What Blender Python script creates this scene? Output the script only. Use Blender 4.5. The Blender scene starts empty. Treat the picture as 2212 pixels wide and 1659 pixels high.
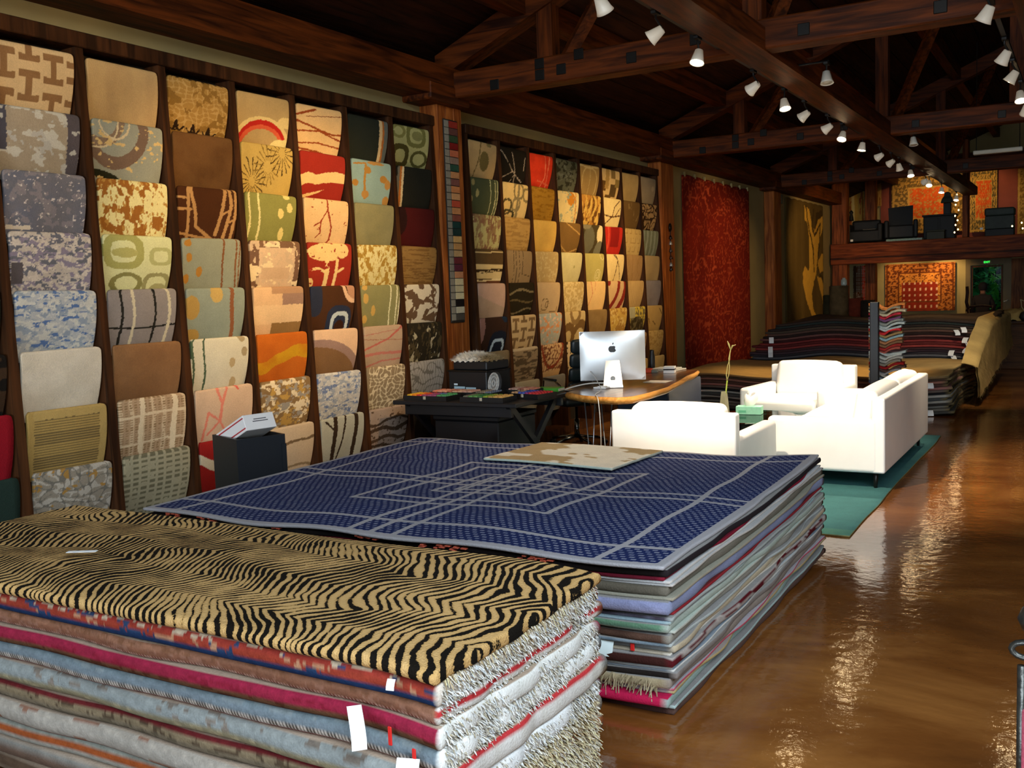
import bpy, bmesh, math, random
import numpy as np
from mathutils import Vector, Matrix
PI = math.pi
SC = bpy.context.scene
COL = SC.collection
# ------------------------------------------------------------------ camera, world, light
cam_d = bpy.data.cameras.new('camera')
cam_d.sensor_width = 36.0
cam_d.lens = 2134.78 / 2212.0 * 36.0
cam_d.clip_end = 200
cam = bpy.data.objects.new('camera', cam_d)
COL.objects.link(cam)
yaw, pitch, roll = 0.53214066, 0.09079804, -0.03611985
F = Vector((-math.sin(yaw) * math.cos(pitch), math.cos(yaw) * math.cos(pitch), -math.sin(pitch)))
Rt = Vector((math.cos(yaw), math.sin(yaw), 0.0))
Up = Rt.cross(F)
r_ = Rt * math.cos(roll) + Up * math.sin(roll)
u_ = -Rt * math.sin(roll) + Up * math.cos(roll)
cam.matrix_world = Matrix(((r_.x, u_.x, -F.x, 0.0), (r_.y, u_.y, -F.y, 0.0), (r_.z, u_.z, -F.z, 1.6), (0, 0, 0, 1)))
SC.camera = cam
SC.view_settings.view_transform = 'Standard'
SC.view_settings.look = 'None'
SC.view_settings.gamma = 1.0
SC.view_settings.use_curve_mapping = False
SC.view_settings.exposure = 0.0
W = bpy.data.worlds.new('overcast_sky')
SC.world = W
W.use_nodes = True
W.node_tree.nodes['Background'].inputs[0].default_value = (0.72, 0.86, 1.0, 1)
W.node_tree.nodes['Background'].inputs[1].default_value = 1.5
CY = SC.cycles
CY.max_bounces = 5; CY.diffuse_bounces = 3; CY.glossy_bounces = 2; CY.transmission_bounces = 3; CY.transparent_max_bounces = 6
CY.use_adaptive_sampling = True; CY.adaptive_min_samples = 16; CY.adaptive_threshold = 0.08
CY.caustics_reflective = False; CY.caustics_refractive = False

def area_light(name, loc, rot, sx, sy, power, col):
    d = bpy.data.lights.new(name, 'AREA'); d.shape = 'RECTANGLE'; d.size = sx; d.size_y = sy
    d.energy = power; d.color = col
    o = bpy.data.objects.new(name, d); COL.objects.link(o); o.location = loc; o.rotation_euler = rot
    return o
# daylight falling in through assumed, unseen shop-front windows behind the camera
area_light('shop_window_daylight', (0.3, -13.9, 2.0), (PI / 2, 0, 0), 11.0, 3.0, 1700, (0.80, 0.91, 1.0))
# daylight for an assumed, unseen roof window above and behind the camera, in the right-hand roof slope
area_light('roof_window_daylight', (2.6, -1.6, 5.02), (0, math.atan(0.41), 0), 3.6, 6.0, 950, (0.84, 0.93, 1.0))

# ------------------------------------------------------------------ helpers
def lin(c):
    return c / 12.92 if c <= 0.04045 else ((c + 0.055) / 1.055) ** 2.4
def hx(h):
    return (lin(int(h[0:2], 16) / 255), lin(int(h[2:4], 16) / 255), lin(int(h[4:6], 16) / 255))

MATS = {}
def nmat(name):
    m = bpy.data.materials.new(name); m.use_nodes = True
    return m, m.node_tree.nodes, m.node_tree.links, m.node_tree.nodes['Principled BSDF']
def setin(b, **k):
    for a, v in k.items():
        b.inputs[a.replace('_', ' ')].default_value = v
def mat(h, rough=0.6, metal=0.0, var=0.0, scale=30.0, bump=0.0, spec=0.5, coat=0.0, emit=None, es=0.0, trans=0.0, ior=1.45, stretch=(1, 1, 1)):
    """plain procedural surface: a colour with noise variation and fine relief"""
    key = (h, rough, metal, var, scale, bump, spec, coat, emit, es, trans, stretch)
    if key in MATS:
        return MATS[key]
    m, N, L, b = nmat('m_' + str(len(MATS)))
    c = hx(h)
    b.inputs['Roughness'].default_value = rough; b.inputs['Metallic'].default_value = metal
    b.inputs['Specular IOR Level'].default_value = spec
    b.inputs['Coat Weight'].default_value = coat
    b.inputs['Transmission Weight'].default_value = trans; b.inputs['IOR'].default_value = ior
    b.inputs['Base Color'].default_value = (*c, 1)
    if emit:
        b.inputs['Emission Color'].default_value = (*hx(emit), 1); b.inputs['Emission Strength'].default_value = es
    if var or bump:
        tc = N.new('ShaderNodeTexCoord'); mp = N.new('ShaderNodeMapping'); nz = N.new('ShaderNodeTexNoise')
        mp.inputs['Scale'].default_value = stretch
        nz.inputs['Scale'].default_value = scale; nz.inputs['Detail'].default_value = 5
        L.new(tc.outputs['Object'], mp.inputs[0]); L.new(mp.outputs[0], nz.inputs['Vector'])
        if var:
            rp = N.new('ShaderNodeValToRGB')
            rp.color_ramp.elements[0].position = 0.3; rp.color_ramp.elements[1].position = 0.7
            rp.color_ramp.elements[0].color = (*[x * (1 - var) for x in c], 1)
            rp.color_ramp.elements[1].color = (*[min(1, x * (1 + var)) for x in c], 1)
            L.new(nz.outputs[0], rp.inputs[0]); L.new(rp.outputs[0], b.inputs['Base Color'])
        if bump:
            bp = N.new('ShaderNodeBump'); bp.inputs['Strength'].default_value = bump; bp.inputs['Distance'].default_value = 0.01
            L.new(nz.outputs[0], bp.inputs['Height']); L.new(bp.outputs[0], b.inputs['Normal'])
    MATS[key] = m
    return m
def fabric(h, var=0.18, scale=60, bump=0.35):
    return mat(h, rough=0.95, var=var, scale=scale, bump=bump, spec=0.15)
def wood(h1, h2, axis=1, scale=3.0, rough=0.55, coat=0.0):
    key = ('wood', h1, h2, axis, scale, rough, coat)
    if key in MATS:
        return MATS[key]
    m, N, L, b = nmat('wood_' + str(len(MATS)))
    tc = N.new('ShaderNodeTexCoord'); mp = N.new('ShaderNodeMapping'); nz = N.new('ShaderNodeTexNoise'); nz2 = N.new('ShaderNodeTexNoise')
    s = [9.0, 9.0, 9.0]; s[axis] = 0.7
    mp.inputs['Scale'].default_value = s
    nz.inputs['Scale'].default_value = scale; nz.inputs['Detail'].default_value = 8; nz.inputs['Distortion'].default_value = 0.8
    nz2.inputs['Scale'].default_value = 1.3; nz2.inputs['Detail'].default_value = 3
    rp = N.new('ShaderNodeValToRGB')
    rp.color_ramp.elements[0].position = 0.36; rp.color_ramp.elements[0].color = (*hx(h1), 1)
    rp.color_ramp.elements[1].position = 0.64; rp.color_ramp.elements[1].color = (*hx(h2), 1)
    mx = N.new('ShaderNodeMix'); mx.data_type = 'RGBA'; mx.blend_type = 'MULTIPLY'; mx.inputs[0].default_value = 0.5
    L.new(tc.outputs['Object'], mp.inputs[0]); L.new(mp.outputs[0], nz.inputs['Vector']); L.new(tc.outputs['Object'], nz2.inputs['Vector'])
    rp2 = N.new('ShaderNodeValToRGB'); rp2.color_ramp.elements[0].position = 0.35; rp2.color_ramp.elements[0].color = (0.45, 0.42, 0.4, 1)
    rp2.color_ramp.elements[1].position = 0.65
    L.new(nz2.outputs[0], rp2.inputs[0])
    L.new(nz.outputs[0], rp.inputs[0]); L.new(rp.outputs[0], mx.inputs[6]); L.new(rp2.outputs[0], mx.inputs[7]); L.new(mx.outputs[2], b.inputs['Base Color'])
    bp = N.new('ShaderNodeBump'); bp.inputs['Strength'].default_value = 0.25; bp.inputs['Distance'].default_value = 0.01
    L.new(nz.outputs[0], bp.inputs['Height']); L.new(bp.outputs[0], b.inputs['Normal'])
    b.inputs['Specular IOR Level'].default_value = 0.5 if coat else 0.12
    b.inputs['Roughness'].default_value = rough; b.inputs['Coat Weight'].default_value = coat; b.inputs['Coat Roughness'].default_value = 0.15
    MATS[key] = m
    return m
def attr_fabric():
    """pile carpet: woven colours carried by the carpet's own colour layer, broken up by pile noise"""
    if 'attr' in MATS:
        return MATS['attr']
    m, N, L, b = nmat('pattern_carpet')
    at = N.new('ShaderNodeAttribute'); at.attribute_name = 'Col'
    tc = N.new('ShaderNodeTexCoord'); nz = N.new('ShaderNodeTexNoise'); nz.inputs['Scale'].default_value = 140; nz.inputs['Detail'].default_value = 3
    nz2 = N.new('ShaderNodeTexNoise'); nz2.inputs['Scale'].default_value = 9; nz2.inputs['Detail'].default_value = 4
    mr = N.new('ShaderNodeMapRange'); mr.inputs[3].default_value = 0.78; mr.inputs[4].default_value = 1.2
    mr2 = N.new('ShaderNodeMapRange'); mr2.inputs[3].default_value = 0.84; mr2.inputs[4].default_value = 1.16
    mu = N.new('ShaderNodeMath'); mu.operation = 'MULTIPLY'
    vm = N.new('ShaderNodeVectorMath'); vm.operation = 'SCALE'
    L.new(tc.outputs['Object'], nz.inputs['Vector']); L.new(tc.outputs['Object'], nz2.inputs['Vector'])
    L.new(nz.outputs[0], mr.inputs[0]); L.new(nz2.outputs[0], mr2.inputs[0]); L.new(mr.outputs[0], mu.inputs[0]); L.new(mr2.outputs[0], mu.inputs[1])
    L.new(at.outputs['Color'], vm.inputs[0]); L.new(mu.outputs[0], vm.inputs['Scale']); L.new(vm.outputs[0], b.inputs['Base Color'])
    bp = N.new('ShaderNodeBump'); bp.inputs['Strength'].default_value = 0.4; bp.inputs['Distance'].default_value = 0.006
    L.new(nz.outputs[0], bp.inputs['Height']); L.new(bp.outputs[0], b.inputs['Normal'])
    setin(b, Roughness=0.95, Specular_IOR_Level=0.12)
    MATS['attr'] = m
    return m
def glass(tint='dfeee8', ior=1.5):
    key = ('glass', tint, ior)
    if key in MATS:
        return MATS[key]
    m, N, L, b = nmat('clear_glass')
    out = N['Material Output']; gl = N.new('ShaderNodeBsdfGlossy'); tr = N.new('ShaderNodeBsdfTransparent'); mx = N.new('ShaderNodeMixShader'); fr = N.new('ShaderNodeFresnel')
    gl.inputs['Roughness'].default_value = 0.02; tr.inputs[0].default_value = (*hx(tint), 1); fr.inputs[0].default_value = ior
    L.new(fr.outputs[0], mx.inputs[0]); L.new(tr.outputs[0], mx.inputs[1]); L.new(gl.outputs[0], mx.inputs[2]); L.new(mx.outputs[0], out.inputs[0])
    MATS[key] = m
    return m

class G:
    """collects vertices and faces of ONE part"""
    def __init__(s): s.v = []; s.f = []; s.mi = []; s.c = None
    def add(s, v, f, mi=0):
        o = len(s.v); s.v += [tuple(p) for p in v]; s.f += [tuple(i + o for i in q) for q in f]; s.mi += [mi] * len(f); return s
    def box(s, x0, x1, y0, y1, z0, z1, mi=0):
        return s.add([(x0, y0, z0), (x1, y0, z0), (x1, y1, z0), (x0, y1, z0), (x0, y0, z1), (x1, y0, z1), (x1, y1, z1), (x0, y1, z1)],
                     [(0, 3, 2, 1), (4, 5, 6, 7), (0, 1, 5, 4), (1, 2, 6, 5), (2, 3, 7, 6), (3, 0, 4, 7)], mi)
    def hexa(s, b, t, mi=0):
        return s.add(list(b) + list(t), [(0, 3, 2, 1), (4, 5, 6, 7), (0, 1, 5, 4), (1, 2, 6, 5), (2, 3, 7, 6), (3, 0, 4, 7)], mi)
    def rbox(s, x0, x1, y0, y1, z0, z1, r=0.02, seg=2, cuts=0, puff=0.0, mi=0):
        bm = bmesh.new(); bmesh.ops.create_cube(bm, size=1.0)
        for v in bm.verts:
            v.co = Vector(((x0 + x1) / 2 + v.co.x * (x1 - x0), (y0 + y1) / 2 + v.co.y * (y1 - y0), (z0 + z1) / 2 + v.co.z * (z1 - z0)))
        if r > 0: bmesh.ops.bevel(bm, geom=bm.edges[:], offset=min(r, 0.49 * min(x1 - x0, y1 - y0, z1 - z0)), segments=seg, affect='EDGES', profile=0.5)
        if cuts:
            bmesh.ops.subdivide_edges(bm, edges=[e for e in bm.edges if e.calc_length() > 0.12], cuts=cuts, use_grid_fill=True)
            if puff:
                c = Vector(((x0 + x1) / 2, (y0 + y1) / 2, (z0 + z1) / 2)); hs = Vector(((x1 - x0) / 2, (y1 - y0) / 2, (z1 - z0) / 2))
                for v in bm.verts:
                    n = [(v.co[i] - c[i]) / hs[i] for i in range(3)]
                    for i in range(3):
                        j, k = [q for q in range(3) if q != i]
                        v.co[i] += n[i] * puff * (1 - n[j] ** 2) * (1 - n[k] ** 2)
        bm.verts.index_update()
        s.add([v.co[:] for v in bm.verts], [[v.index for v in f.verts] for f in bm.faces], mi); bm.free(); return s
    def tube(s, path, r, n=8, caps=True, mi=0):
        P = [Vector(p) for p in path]; rs = r if isinstance(r, (list, tuple)) else [r] * len(P); vs = []; fs = []
        t0 = (P[1] - P[0]).normalized(); a = Vector((0, 0, 1)) if abs(t0.z) < 0.9 else Vector((1, 0, 0)); nrm = t0.cross(a).normalized()
        for i, p in enumerate(P):
            t = ((P[i + 1] if i + 1 < len(P) else P[i]) - (P[i - 1] if i else P[0])).normalized()
            nrm = (nrm - t * nrm.dot(t)).normalized(); bi = t.cross(nrm)
            for k in range(n):
                q = 2 * PI * k / n; vs.append(tuple(p + (nrm * math.cos(q) + bi * math.sin(q)) * rs[i]))
        for i in range(len(P) - 1):
            for k in range(n):
                fs.append((i * n + k, i * n + (k + 1) % n, (i + 1) * n + (k + 1) % n, (i + 1) * n + k))
        if caps: fs += [tuple(range(n))[::-1], tuple((len(P) - 1) * n + k for k in range(n))]
        return s.add(vs, fs, mi)
    def lathe(s, prof, n=16, c=(0, 0, 0), mi=0):
        vs = [(c[0] + r * math.cos(2 * PI * k / n), c[1] + r * math.sin(2 * PI * k / n), c[2] + z) for r, z in prof for k in range(n)]
        fs = [(i * n + k, i * n + (k + 1) % n, (i + 1) * n + (k + 1) % n, (i + 1) * n + k) for i in range(len(prof) - 1) for k in range(n)]
        fs += [tuple(range(n))[::-1], tuple((len(prof) - 1) * n + k for k in range(n))]
        return s.add(vs, fs, mi)
    def prism(s, pts, z0, z1, mi=0):
        n = len(pts)
        return s.add([(x, y, z0) for x, y in pts] + [(x, y, z1) for x, y in pts],
                     [tuple(range(n))[::-1], tuple(range(n, 2 * n))] + [(i, (i + 1) % n, n + (i + 1) % n, n + i) for i in range(n)], mi)
    def grid(s, A, mi=0, flip=False):
        """A: (rows, cols, 3) array of points"""
        h, w = A.shape[:2]; o = len(s.v)
        s.v += [tuple(p) for p in A.reshape(-1, 3).tolist()]
        for i in range(h - 1):
            for j in range(w - 1):
                q = (o + i * w + j, o + i * w + j + 1, o + (i + 1) * w + j + 1, o + (i + 1) * w + j)
                s.f.append(q[::-1] if flip else q); s.mi.append(mi)
        return s
    def xf(s, M):
        s.v = [tuple(M @ Vector(p)) for p in s.v]; return s
    def bounds(s):
        a = np.array(s.v); return a.min(0), a.max(0)

def mk(name, g, mats, parent=None, smooth=False, off=None):
    """one mesh object; off = world offset subtracted from the vertices"""
    me = bpy.data.meshes.new(name)
    V = np.array(g.v, dtype=float)
    if off is not None: V = V - np.array(off)
    me.from_pydata(V.tolist(), [], g.f)
    mats = mats if isinstance(mats, (list, tuple)) else [mats]
    for m in mats: me.materials.append(m)
    if len(mats) > 1: me.polygons.foreach_set('material_index', g.mi)
    if smooth: me.polygons.foreach_set('use_smooth', [True] * len(g.f))
    if g.c is not None:
        ca = me.color_attributes.new('Col', 'FLOAT_COLOR', 'POINT')
        c = np.ones((len(g.v), 4)); c[:, :3] = g.c
        ca.data.foreach_set('color', c.ravel())
    me.update()
    o = bpy.data.objects.new(name, me); COL.objects.link(o)
    if parent is not None: o.parent = parent
    return o
def tag(o, label, cat, group=None, kind=None):
    o['label'] = label; o['category'] = cat
    if group: o['group'] = group
    if kind: o['kind'] = kind
    return o
def thing(name, label, cat, loc=(0, 0, 0), rz=0.0, group=None):
    o = bpy.data.objects.new(name, None); COL.objects.link(o); o.empty_display_size = 0.1
    o.location = loc; o.rotation_euler = (0, 0, rz); tag(o, label, cat, group)
    return o
def solo(name, g, mats, label, cat, group=None, kind=None, smooth=False):
    """a thing of one mesh given in world coordinates; its origin goes to the middle of its base"""
    a, b = g.bounds(); off = ((a[0] + b[0]) / 2, (a[1] + b[1]) / 2, a[2])
    o = mk(name, g, mats, None, smooth, off); o.location = off
    return tag(o, label, cat, group, kind)
def struct(name, g, mats, parent=None, smooth=False, label=None):
    if parent is None:
        a, b = g.bounds(); off = ((a[0] + b[0]) / 2, (a[1] + b[1]) / 2, a[2])
        o = mk(name, g, mats, None, smooth, off); o.location = off; o['kind'] = 'structure'
    else:
        o = mk(name, g, mats, parent, smooth, parent.location)
    if label: o['label'] = label
    return o
def wpart(name, g, mats, parent, smooth=False, label=None):
    """part given in world coordinates under an unrotated thing"""
    o = mk(name, g, mats, parent, smooth, parent.location)
    if label: o['label'] = label
    return o
def dup(root, loc=None, rz=None, label=None, group=None):
    r = root.copy(); COL.objects.link(r)
    if loc is not None: r.location = loc
    if rz is not None: r.rotation_euler = (0, 0, rz)
    if label: r['label'] = label
    if group: r['group'] = group
    for ch in list(root.children):
        c = ch.copy(); COL.objects.link(c); c.parent = r
        for g2 in list(ch.children):
            d = g2.copy(); COL.objects.link(d); d.parent = c
    return r
# value noise on arrays
_T = np.random.RandomState(7).rand(64, 64)
def vnoise(x, y, seed=0):
    x = np.asarray(x, float) + seed * 17.31; y = np.asarray(y, float) + seed * 5.77
    xi = np.floor(x).astype(int); yi = np.floor(y).astype(int); fx = x - xi; fy = y - yi
    fx = fx * fx * (3 - 2 * fx); fy = fy * fy * (3 - 2 * fy)
    a = _T[xi % 64, yi % 64]; b = _T[(xi + 1) % 64, yi % 64]; c = _T[xi % 64, (yi + 1) % 64]; d = _T[(xi + 1) % 64, (yi + 1) % 64]
    return (a * (1 - fx) + b * fx) * (1 - fy) + (c * (1 - fx) + d * fx) * fy
def fbm(x, y, seed=0):
    return (vnoise(x, y, seed) + 0.5 * vnoise(x * 2.1, y * 2.1, seed + 1) + 0.25 * vnoise(x * 4.3, y * 4.3, seed + 2)) / 1.75
ORD = ['', 'second', 'third', 'fourth', 'fifth', 'sixth', 'seventh', 'eighth', 'ninth', 'tenth', 'eleventh', 'twelfth', 'thirteenth', 'fourteenth', 'fifteenth',
       'sixteenth', 'seventeenth', 'eighteenth', 'nineteenth', 'twentieth', 'twenty-first', 'twenty-second', 'twenty-third', 'twenty-fourth', 'twenty-fifth', 'twenty-sixth', 'twenty-seventh', 'twenty-eighth', 'twenty-ninth', 'thirtieth']
# ------------------------------------------------------------------ structure
BW1, BW2 = '301405', '66300e'      # stained fir
def floor_mat():
    m, N, L, b = nmat('stained_concrete')
    tc = N.new('ShaderNodeTexCoord'); nz = N.new('ShaderNodeTexNoise'); nz.inputs['Scale'].default_value = 0.9; nz.inputs['Detail'].default_value = 9; nz.inputs['Roughness'].default_value = 0.62; nz.inputs['Distortion'].default_value = 0.6
    mp = N.new('ShaderNodeMapping'); mp.inputs['Scale'].default_value = (0.7, 1.3, 1)
    rp = N.new('ShaderNodeValToRGB'); e = rp.color_ramp.elements
    e[0].position = 0.32; e[0].color = (*hx('4a2a14'), 1); e[1].position = 0.72; e[1].color = (*hx('a06c36'), 1)
    k = e.new(0.52); k.color = (*hx('75471f'), 1)
    L.new(tc.outputs['Object'], mp.inputs[0]); L.new(mp.outputs[0], nz.inputs['Vector']); L.new(nz.outputs[0], rp.inputs[0]); L.new(rp.outputs[0], b.inputs['Base Color'])
    n2 = N.new('ShaderNodeTexNoise'); n2.inputs['Scale'].default_value = 14; n2.inputs['Detail'].default_value = 4
    L.new(tc.outputs['Object'], n2.inputs['Vector'])
    mr = N.new('ShaderNodeMapRange'); mr.inputs[3].default_value = 0.05; mr.inputs[4].default_value = 0.15
    L.new(n2.outputs[0], mr.inputs[0]); L.new(mr.outputs[0], b.inputs['Roughness'])
    bp = N.new('ShaderNodeBump'); bp.inputs['Strength'].default_value = 0.10; bp.inputs['Distance'].default_value = 0.02
    L.new(n2.outputs[0], bp.inputs['Height']); L.new(bp.outputs[0], b.inputs['Normal'])
    b.inputs['Specular IOR Level'].default_value = 0.6
    return m
FM = floor_mat()
g = G()
ys = [-14.0, 8.43, 13.2, 18.8, 40.0]
for i in range(4):                                   # slabs parted by sawn control joints
    g.box(-5.6, 6.0, ys[i] + 0.006, ys[i + 1] - 0.006, -0.12, 0.0)
g.box(-5.6, 6.0, -14.0, 40.0, -0.14, -0.012)
struct('floor', g, FM)
PL = mat('968659', rough=0.9, var=0.06, scale=3, bump=0.15)
g = G().box(-5.6, -5.35, -14.0, 24.3, 0, 3.75).box(-6.2, -5.6, 24.2, 24.3, 0, 4.9).box(-6.2, -6.0, 24.3, 27.2, 0, 4.9); struct('wall_left', g, PL)
g = G().box(6.0, 6.2, -14.0, 27.2, 0, 3.8); struct('wall_right', g, PL)
g = G().box(-5.6, 6.0, -14.25, -14.05, 0, 0.5).box(-5.6, 6.0, -14.25, -14.05, 3.5, 3.8)
for i in range(6): g.box(-5.6 + i * 2.3, -5.4 + i * 2.3, -14.25, -14.05, 0.5, 3.5)
struct('wall_front', g, PL)  # assumed shop front with window openings, set far back to even the daylight
# back walls: lower (with the door opening) and upper on the mezzanine
g = G().box(-6.2, -2.72, 27.0, 27.2, 0, 2.05).box(-1.70, 6.2, 27.0, 27.2, 0, 2.05).box(-6.2, 6.2, 27.0, 27.2, 2.05, 6.4)
WB = struct('wall_back', g, PL)
# a red painted panel on the upper back wall
g = G().box(-4.72, -1.2, 26.97, 26.999, 2.5, 4.6); struct('wall_panel_upper', g, mat('7c3a2c', rough=0.85, var=0.1, scale=4))
g = G().box(-1.70, 2.5, 26.93, 26.999, 0.0, 2.02); struct('trim_panelling', g, wood('4a2410', '7a4a22', 2))

# roof: boarded slope, rafters built as trusses, purlins along the room
RIDGE = 0.4; SL = 0.41
def zroof(x): return 3.66 + SL * (min(x, 2 * RIDGE - x) + 5.35)
RB = wood('1c0d06', '3c1f0e', 1, 2.0, 0.7)
ROOF = bpy.data.objects.new('ceiling', None); COL.objects.link(ROOF); ROOF['kind'] = 'structure'; ROOF.location = (0, 10, 3.6)
nb = 24
for side in (0, 1):
    xa = -5.6; step = (RIDGE - xa) / nb
    for i in range(nb):                              # each roof board is a piece
        x0 = xa + i * step; x1 = x0 + step - 0.012
        if side: X0, X1 = 2 * RIDGE - x1, 2 * RIDGE - x0
        else: X0, X1 = x0, x1
        z0, z1 = zroof(X0) + 0.16, zroof(X1) + 0.16
        g = G().hexa([(X0, -14.2, z0), (X1, -14.2, z1), (X1, 27.2, z1), (X0, 27.2, z0)], [(X0, -14.2, z0 + .03), (X1, -14.2, z1 + .03), (X1, 27.2, z1 + .03), (X0, 27.2, z0 + .03)])
        wpart('roof_board', g, RB, ROOF)
g = G()
for sgn in (0, 1):
    X0, X1 = (-5.8, RIDGE) if not sgn else (RIDGE, 2 * RIDGE + 5.8)
    z0, z1 = zroof(X0) + 0.2, zroof(X1) + 0.2
    g.hexa([(X0, -14.2, z0), (X1, -14.2, z1), (X1, 27.2, z1), (X0, 27.2, z0)], [(X0, -14.2, z0 + .03), (X1, -14.2, z1 + .03), (X1, 27.2, z1 + .03), (X0, 27.2, z0 + .03)])
wpart('roof_deck', g, RB, ROOF)
BEAM = wood(BW1, BW2, 1, 2.2); BEAMX = wood(BW1, BW2, 0, 2.2); BEAMZ = wood('301405', '66300e', 2, 2.2)
for x in (-4.35, -3.2, -2.05, -0.9, 1.7, 2.85, 4.0):
    z = zroof(x)
    wpart('purlin', G().box(x - .07, x + .07, -14.2, 27.0, z - 0.06, z + 0.15), BEAM, ROOF)
g = G().box(-5.36, -5.05, -14.0, 24.0, 3.39, 3.66); struct('trim_plate_beam', g, BEAM, label='long fir beam along the top of the left wall')
TY = (2.35, 7.83, 13.3, 18.85)
PLATE = mat('15120f', rough=0.5, metal=0.6)
for ti, ty in enumerate(TY):
    t = bpy.data.objects.new('roof_truss', None); COL.objects.link(t); t.location = (RIDGE, ty, 3.4); t['kind'] = 'structure'
    a, b_ = ty - 0.1, ty + 0.1
    wpart('bottom_chord', G().rbox(-5.3, 2 * RIDGE + 5.3, a, b_, 3.40, 3.63, 0.012, 1), BEAMX, t)
    for s in (0, 1):
        def q(x, dz): X = x if not s else 2 * RIDGE - x; return X, zroof(x) + dz
        x0, x1 = -5.25, RIDGE - 0.02
        p0, p1 = q(x0, -0.12), q(x1, -0.12)
        g = G().hexa([(p0[0], a, p0[1]), (p1[0], a, p1[1]), (p1[0], b_, p1[1]), (p0[0], b_, p0[1])], [(p0[0], a, p0[1] + .22), (p1[0], a, p1[1] + .22), (p1[0], b_, p1[1] + .22), (p0[0], b_, p0[1] + .22)])
        wpart('top_chord', g, BEAMX, t)
        for xv in (-4.12, -2.3, -0.8):
            X = xv if not s else 2 * RIDGE - xv
            wpart('web_post', G().box(X - .075, X + .075, ty - .07, ty + .07, 3.6, zroof(xv)), BEAMZ, t)
        for xa_, xb_ in ((-3.95, -3.3), (-2.15, -1.45)):
            xa2, xb2 = (xa_, xb_) if not s else (2 * RIDGE - xa_, 2 * RIDGE - xb_)
            wpart('web_brace', G().tube([(xa2, ty, 3.6), (xb2, ty, zroof(xb_))], 0.07, 4), BEAMX, t)
        for xp, zp in ((-4.62, 3.46), (-4.16, 3.48), (-4.16, 3.575), (-3.95, 3.50), (-3.78, 3.6), (-3.3, 3.5), (-2.75, 3.56), (-2.33, 3.60), (-2.33, 3.5), (-1.9, 3.5), (-0.95, 3.5), (-0.4, 3.55)):
            X = xp if not s else 2 * RIDGE - xp
            wpart('bolt_plate', G().rbox(X - .045, X + .045, a - .008, a + .004, zp - .045, zp + .045, 0.004, 1), PLATE, t)
# two long beams that carry the light tracks
for x in (-2.32, -0.35):
    g = G().box(x - .13, x + .13, -6.0, 24.0, 3.385, 3.56)
    struct('trim_track_beam', g, BEAM)
# posts on the left wall
for i, (y0, y1) in enumerate(((7.585, 7.985), (12.99, 13.47), (18.63, 19.10))):
    c = bpy.data.objects.new('timber_post', None); COL.objects.link(c); c['kind'] = 'structure'; c.location = (-5.2, (y0 + y1) / 2, 0)
    pm = wood('7a3c16', 'b0682e', 2, 2.4, 0.5)
    if i == 0:
        for k in range(3):
            wpart('plank', G().rbox(-5.35, -5.15 - 0.004 * (k % 2), y0 + (y1 - y0) * k / 3 + .002, y0 + (y1 - y0) * (k + 1) / 3 - .002, 0, 3.34, 0.006, 1), pm, c)
    else:
        wpart('shaft', G().rbox(-5.35, -5.15, y0, y1, 0, 3.34, 0.012, 1), pm, c)
    wpart('capital', G().rbox(-5.38, -5.04, y0 - .25, y1 - .01, 3.34, 3.50, 0.012, 1), BEAM, c)
# mezzanine
mz = bpy.data.objects.new('mezzanine', None); COL.objects.link(mz); mz['kind'] = 'structure'; mz.location = (-1, 24, 2)
wpart('edge_beam', G().rbox(-5.3, 5.9, 23.9, 24.12, 2.0, 2.48, 0.012, 1), wood('5a2410', '93481c', 0, 2.2), mz)
wpart('edge_strip', G().box(-5.3, 5.9, 23.87, 23.905, 2.12, 2.16), BEAMX, mz)
wpart('deck', G().box(-6.0, 6.0, 24.1, 27.0, 2.30, 2.46), BEAMX, mz)
wpart('carpet', G().box(-6.0, 6.0, 24.12, 27.0, 2.46, 2.485), fabric('3a3428'), mz)
for x0, x1, yy in ((-5.28, -4.94, 23.95), (-2.49, -2.37, 23.95), (0.1, 0.3, 23.95)):
    struct('mezzanine_post', G().rbox(x0, x1, yy, yy + .3, 0 if x0 < -5 else 2.48, 4.6, 0.012, 1), wood('4a2210', '8a4a22', 2, 2.2))
struct('mezzanine_post', G().rbox(-4.87, -4.62, 25.7, 25.95, 0, 4.6, 0.012, 1), wood('5a2a12', '9a5426', 2, 2.2))
struct('mezzanine_post', G().rbox(0.1, 0.3, 24.0, 24.25, 0, 2.0, 0.012, 1), BEAMZ)
wpart('cross_beam', G().rbox(-5.3, 2, 25.7, 25.95, 4.28, 4.5, .01, 1), BEAMX, mz)

# frame added around the assumed roof window, out of view
g = G()
for a_, b_ in ((-4.75, -4.6), (1.4, 1.55)):
    g.hexa([(0.85, a_, zroof(.85) + .02), (4.35, a_, zroof(4.35) + .02), (4.35, b_, zroof(4.35) + .02), (.85, b_, zroof(.85) + .02)], [(0.85, a_, zroof(.85) + .15), (4.35, a_, zroof(4.35) + .15), (4.35, b_, zroof(4.35) + .15), (.85, b_, zroof(.85) + .15)])
struct('window_1', g, BEAMX, label='timber frame of the roof window')
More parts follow.
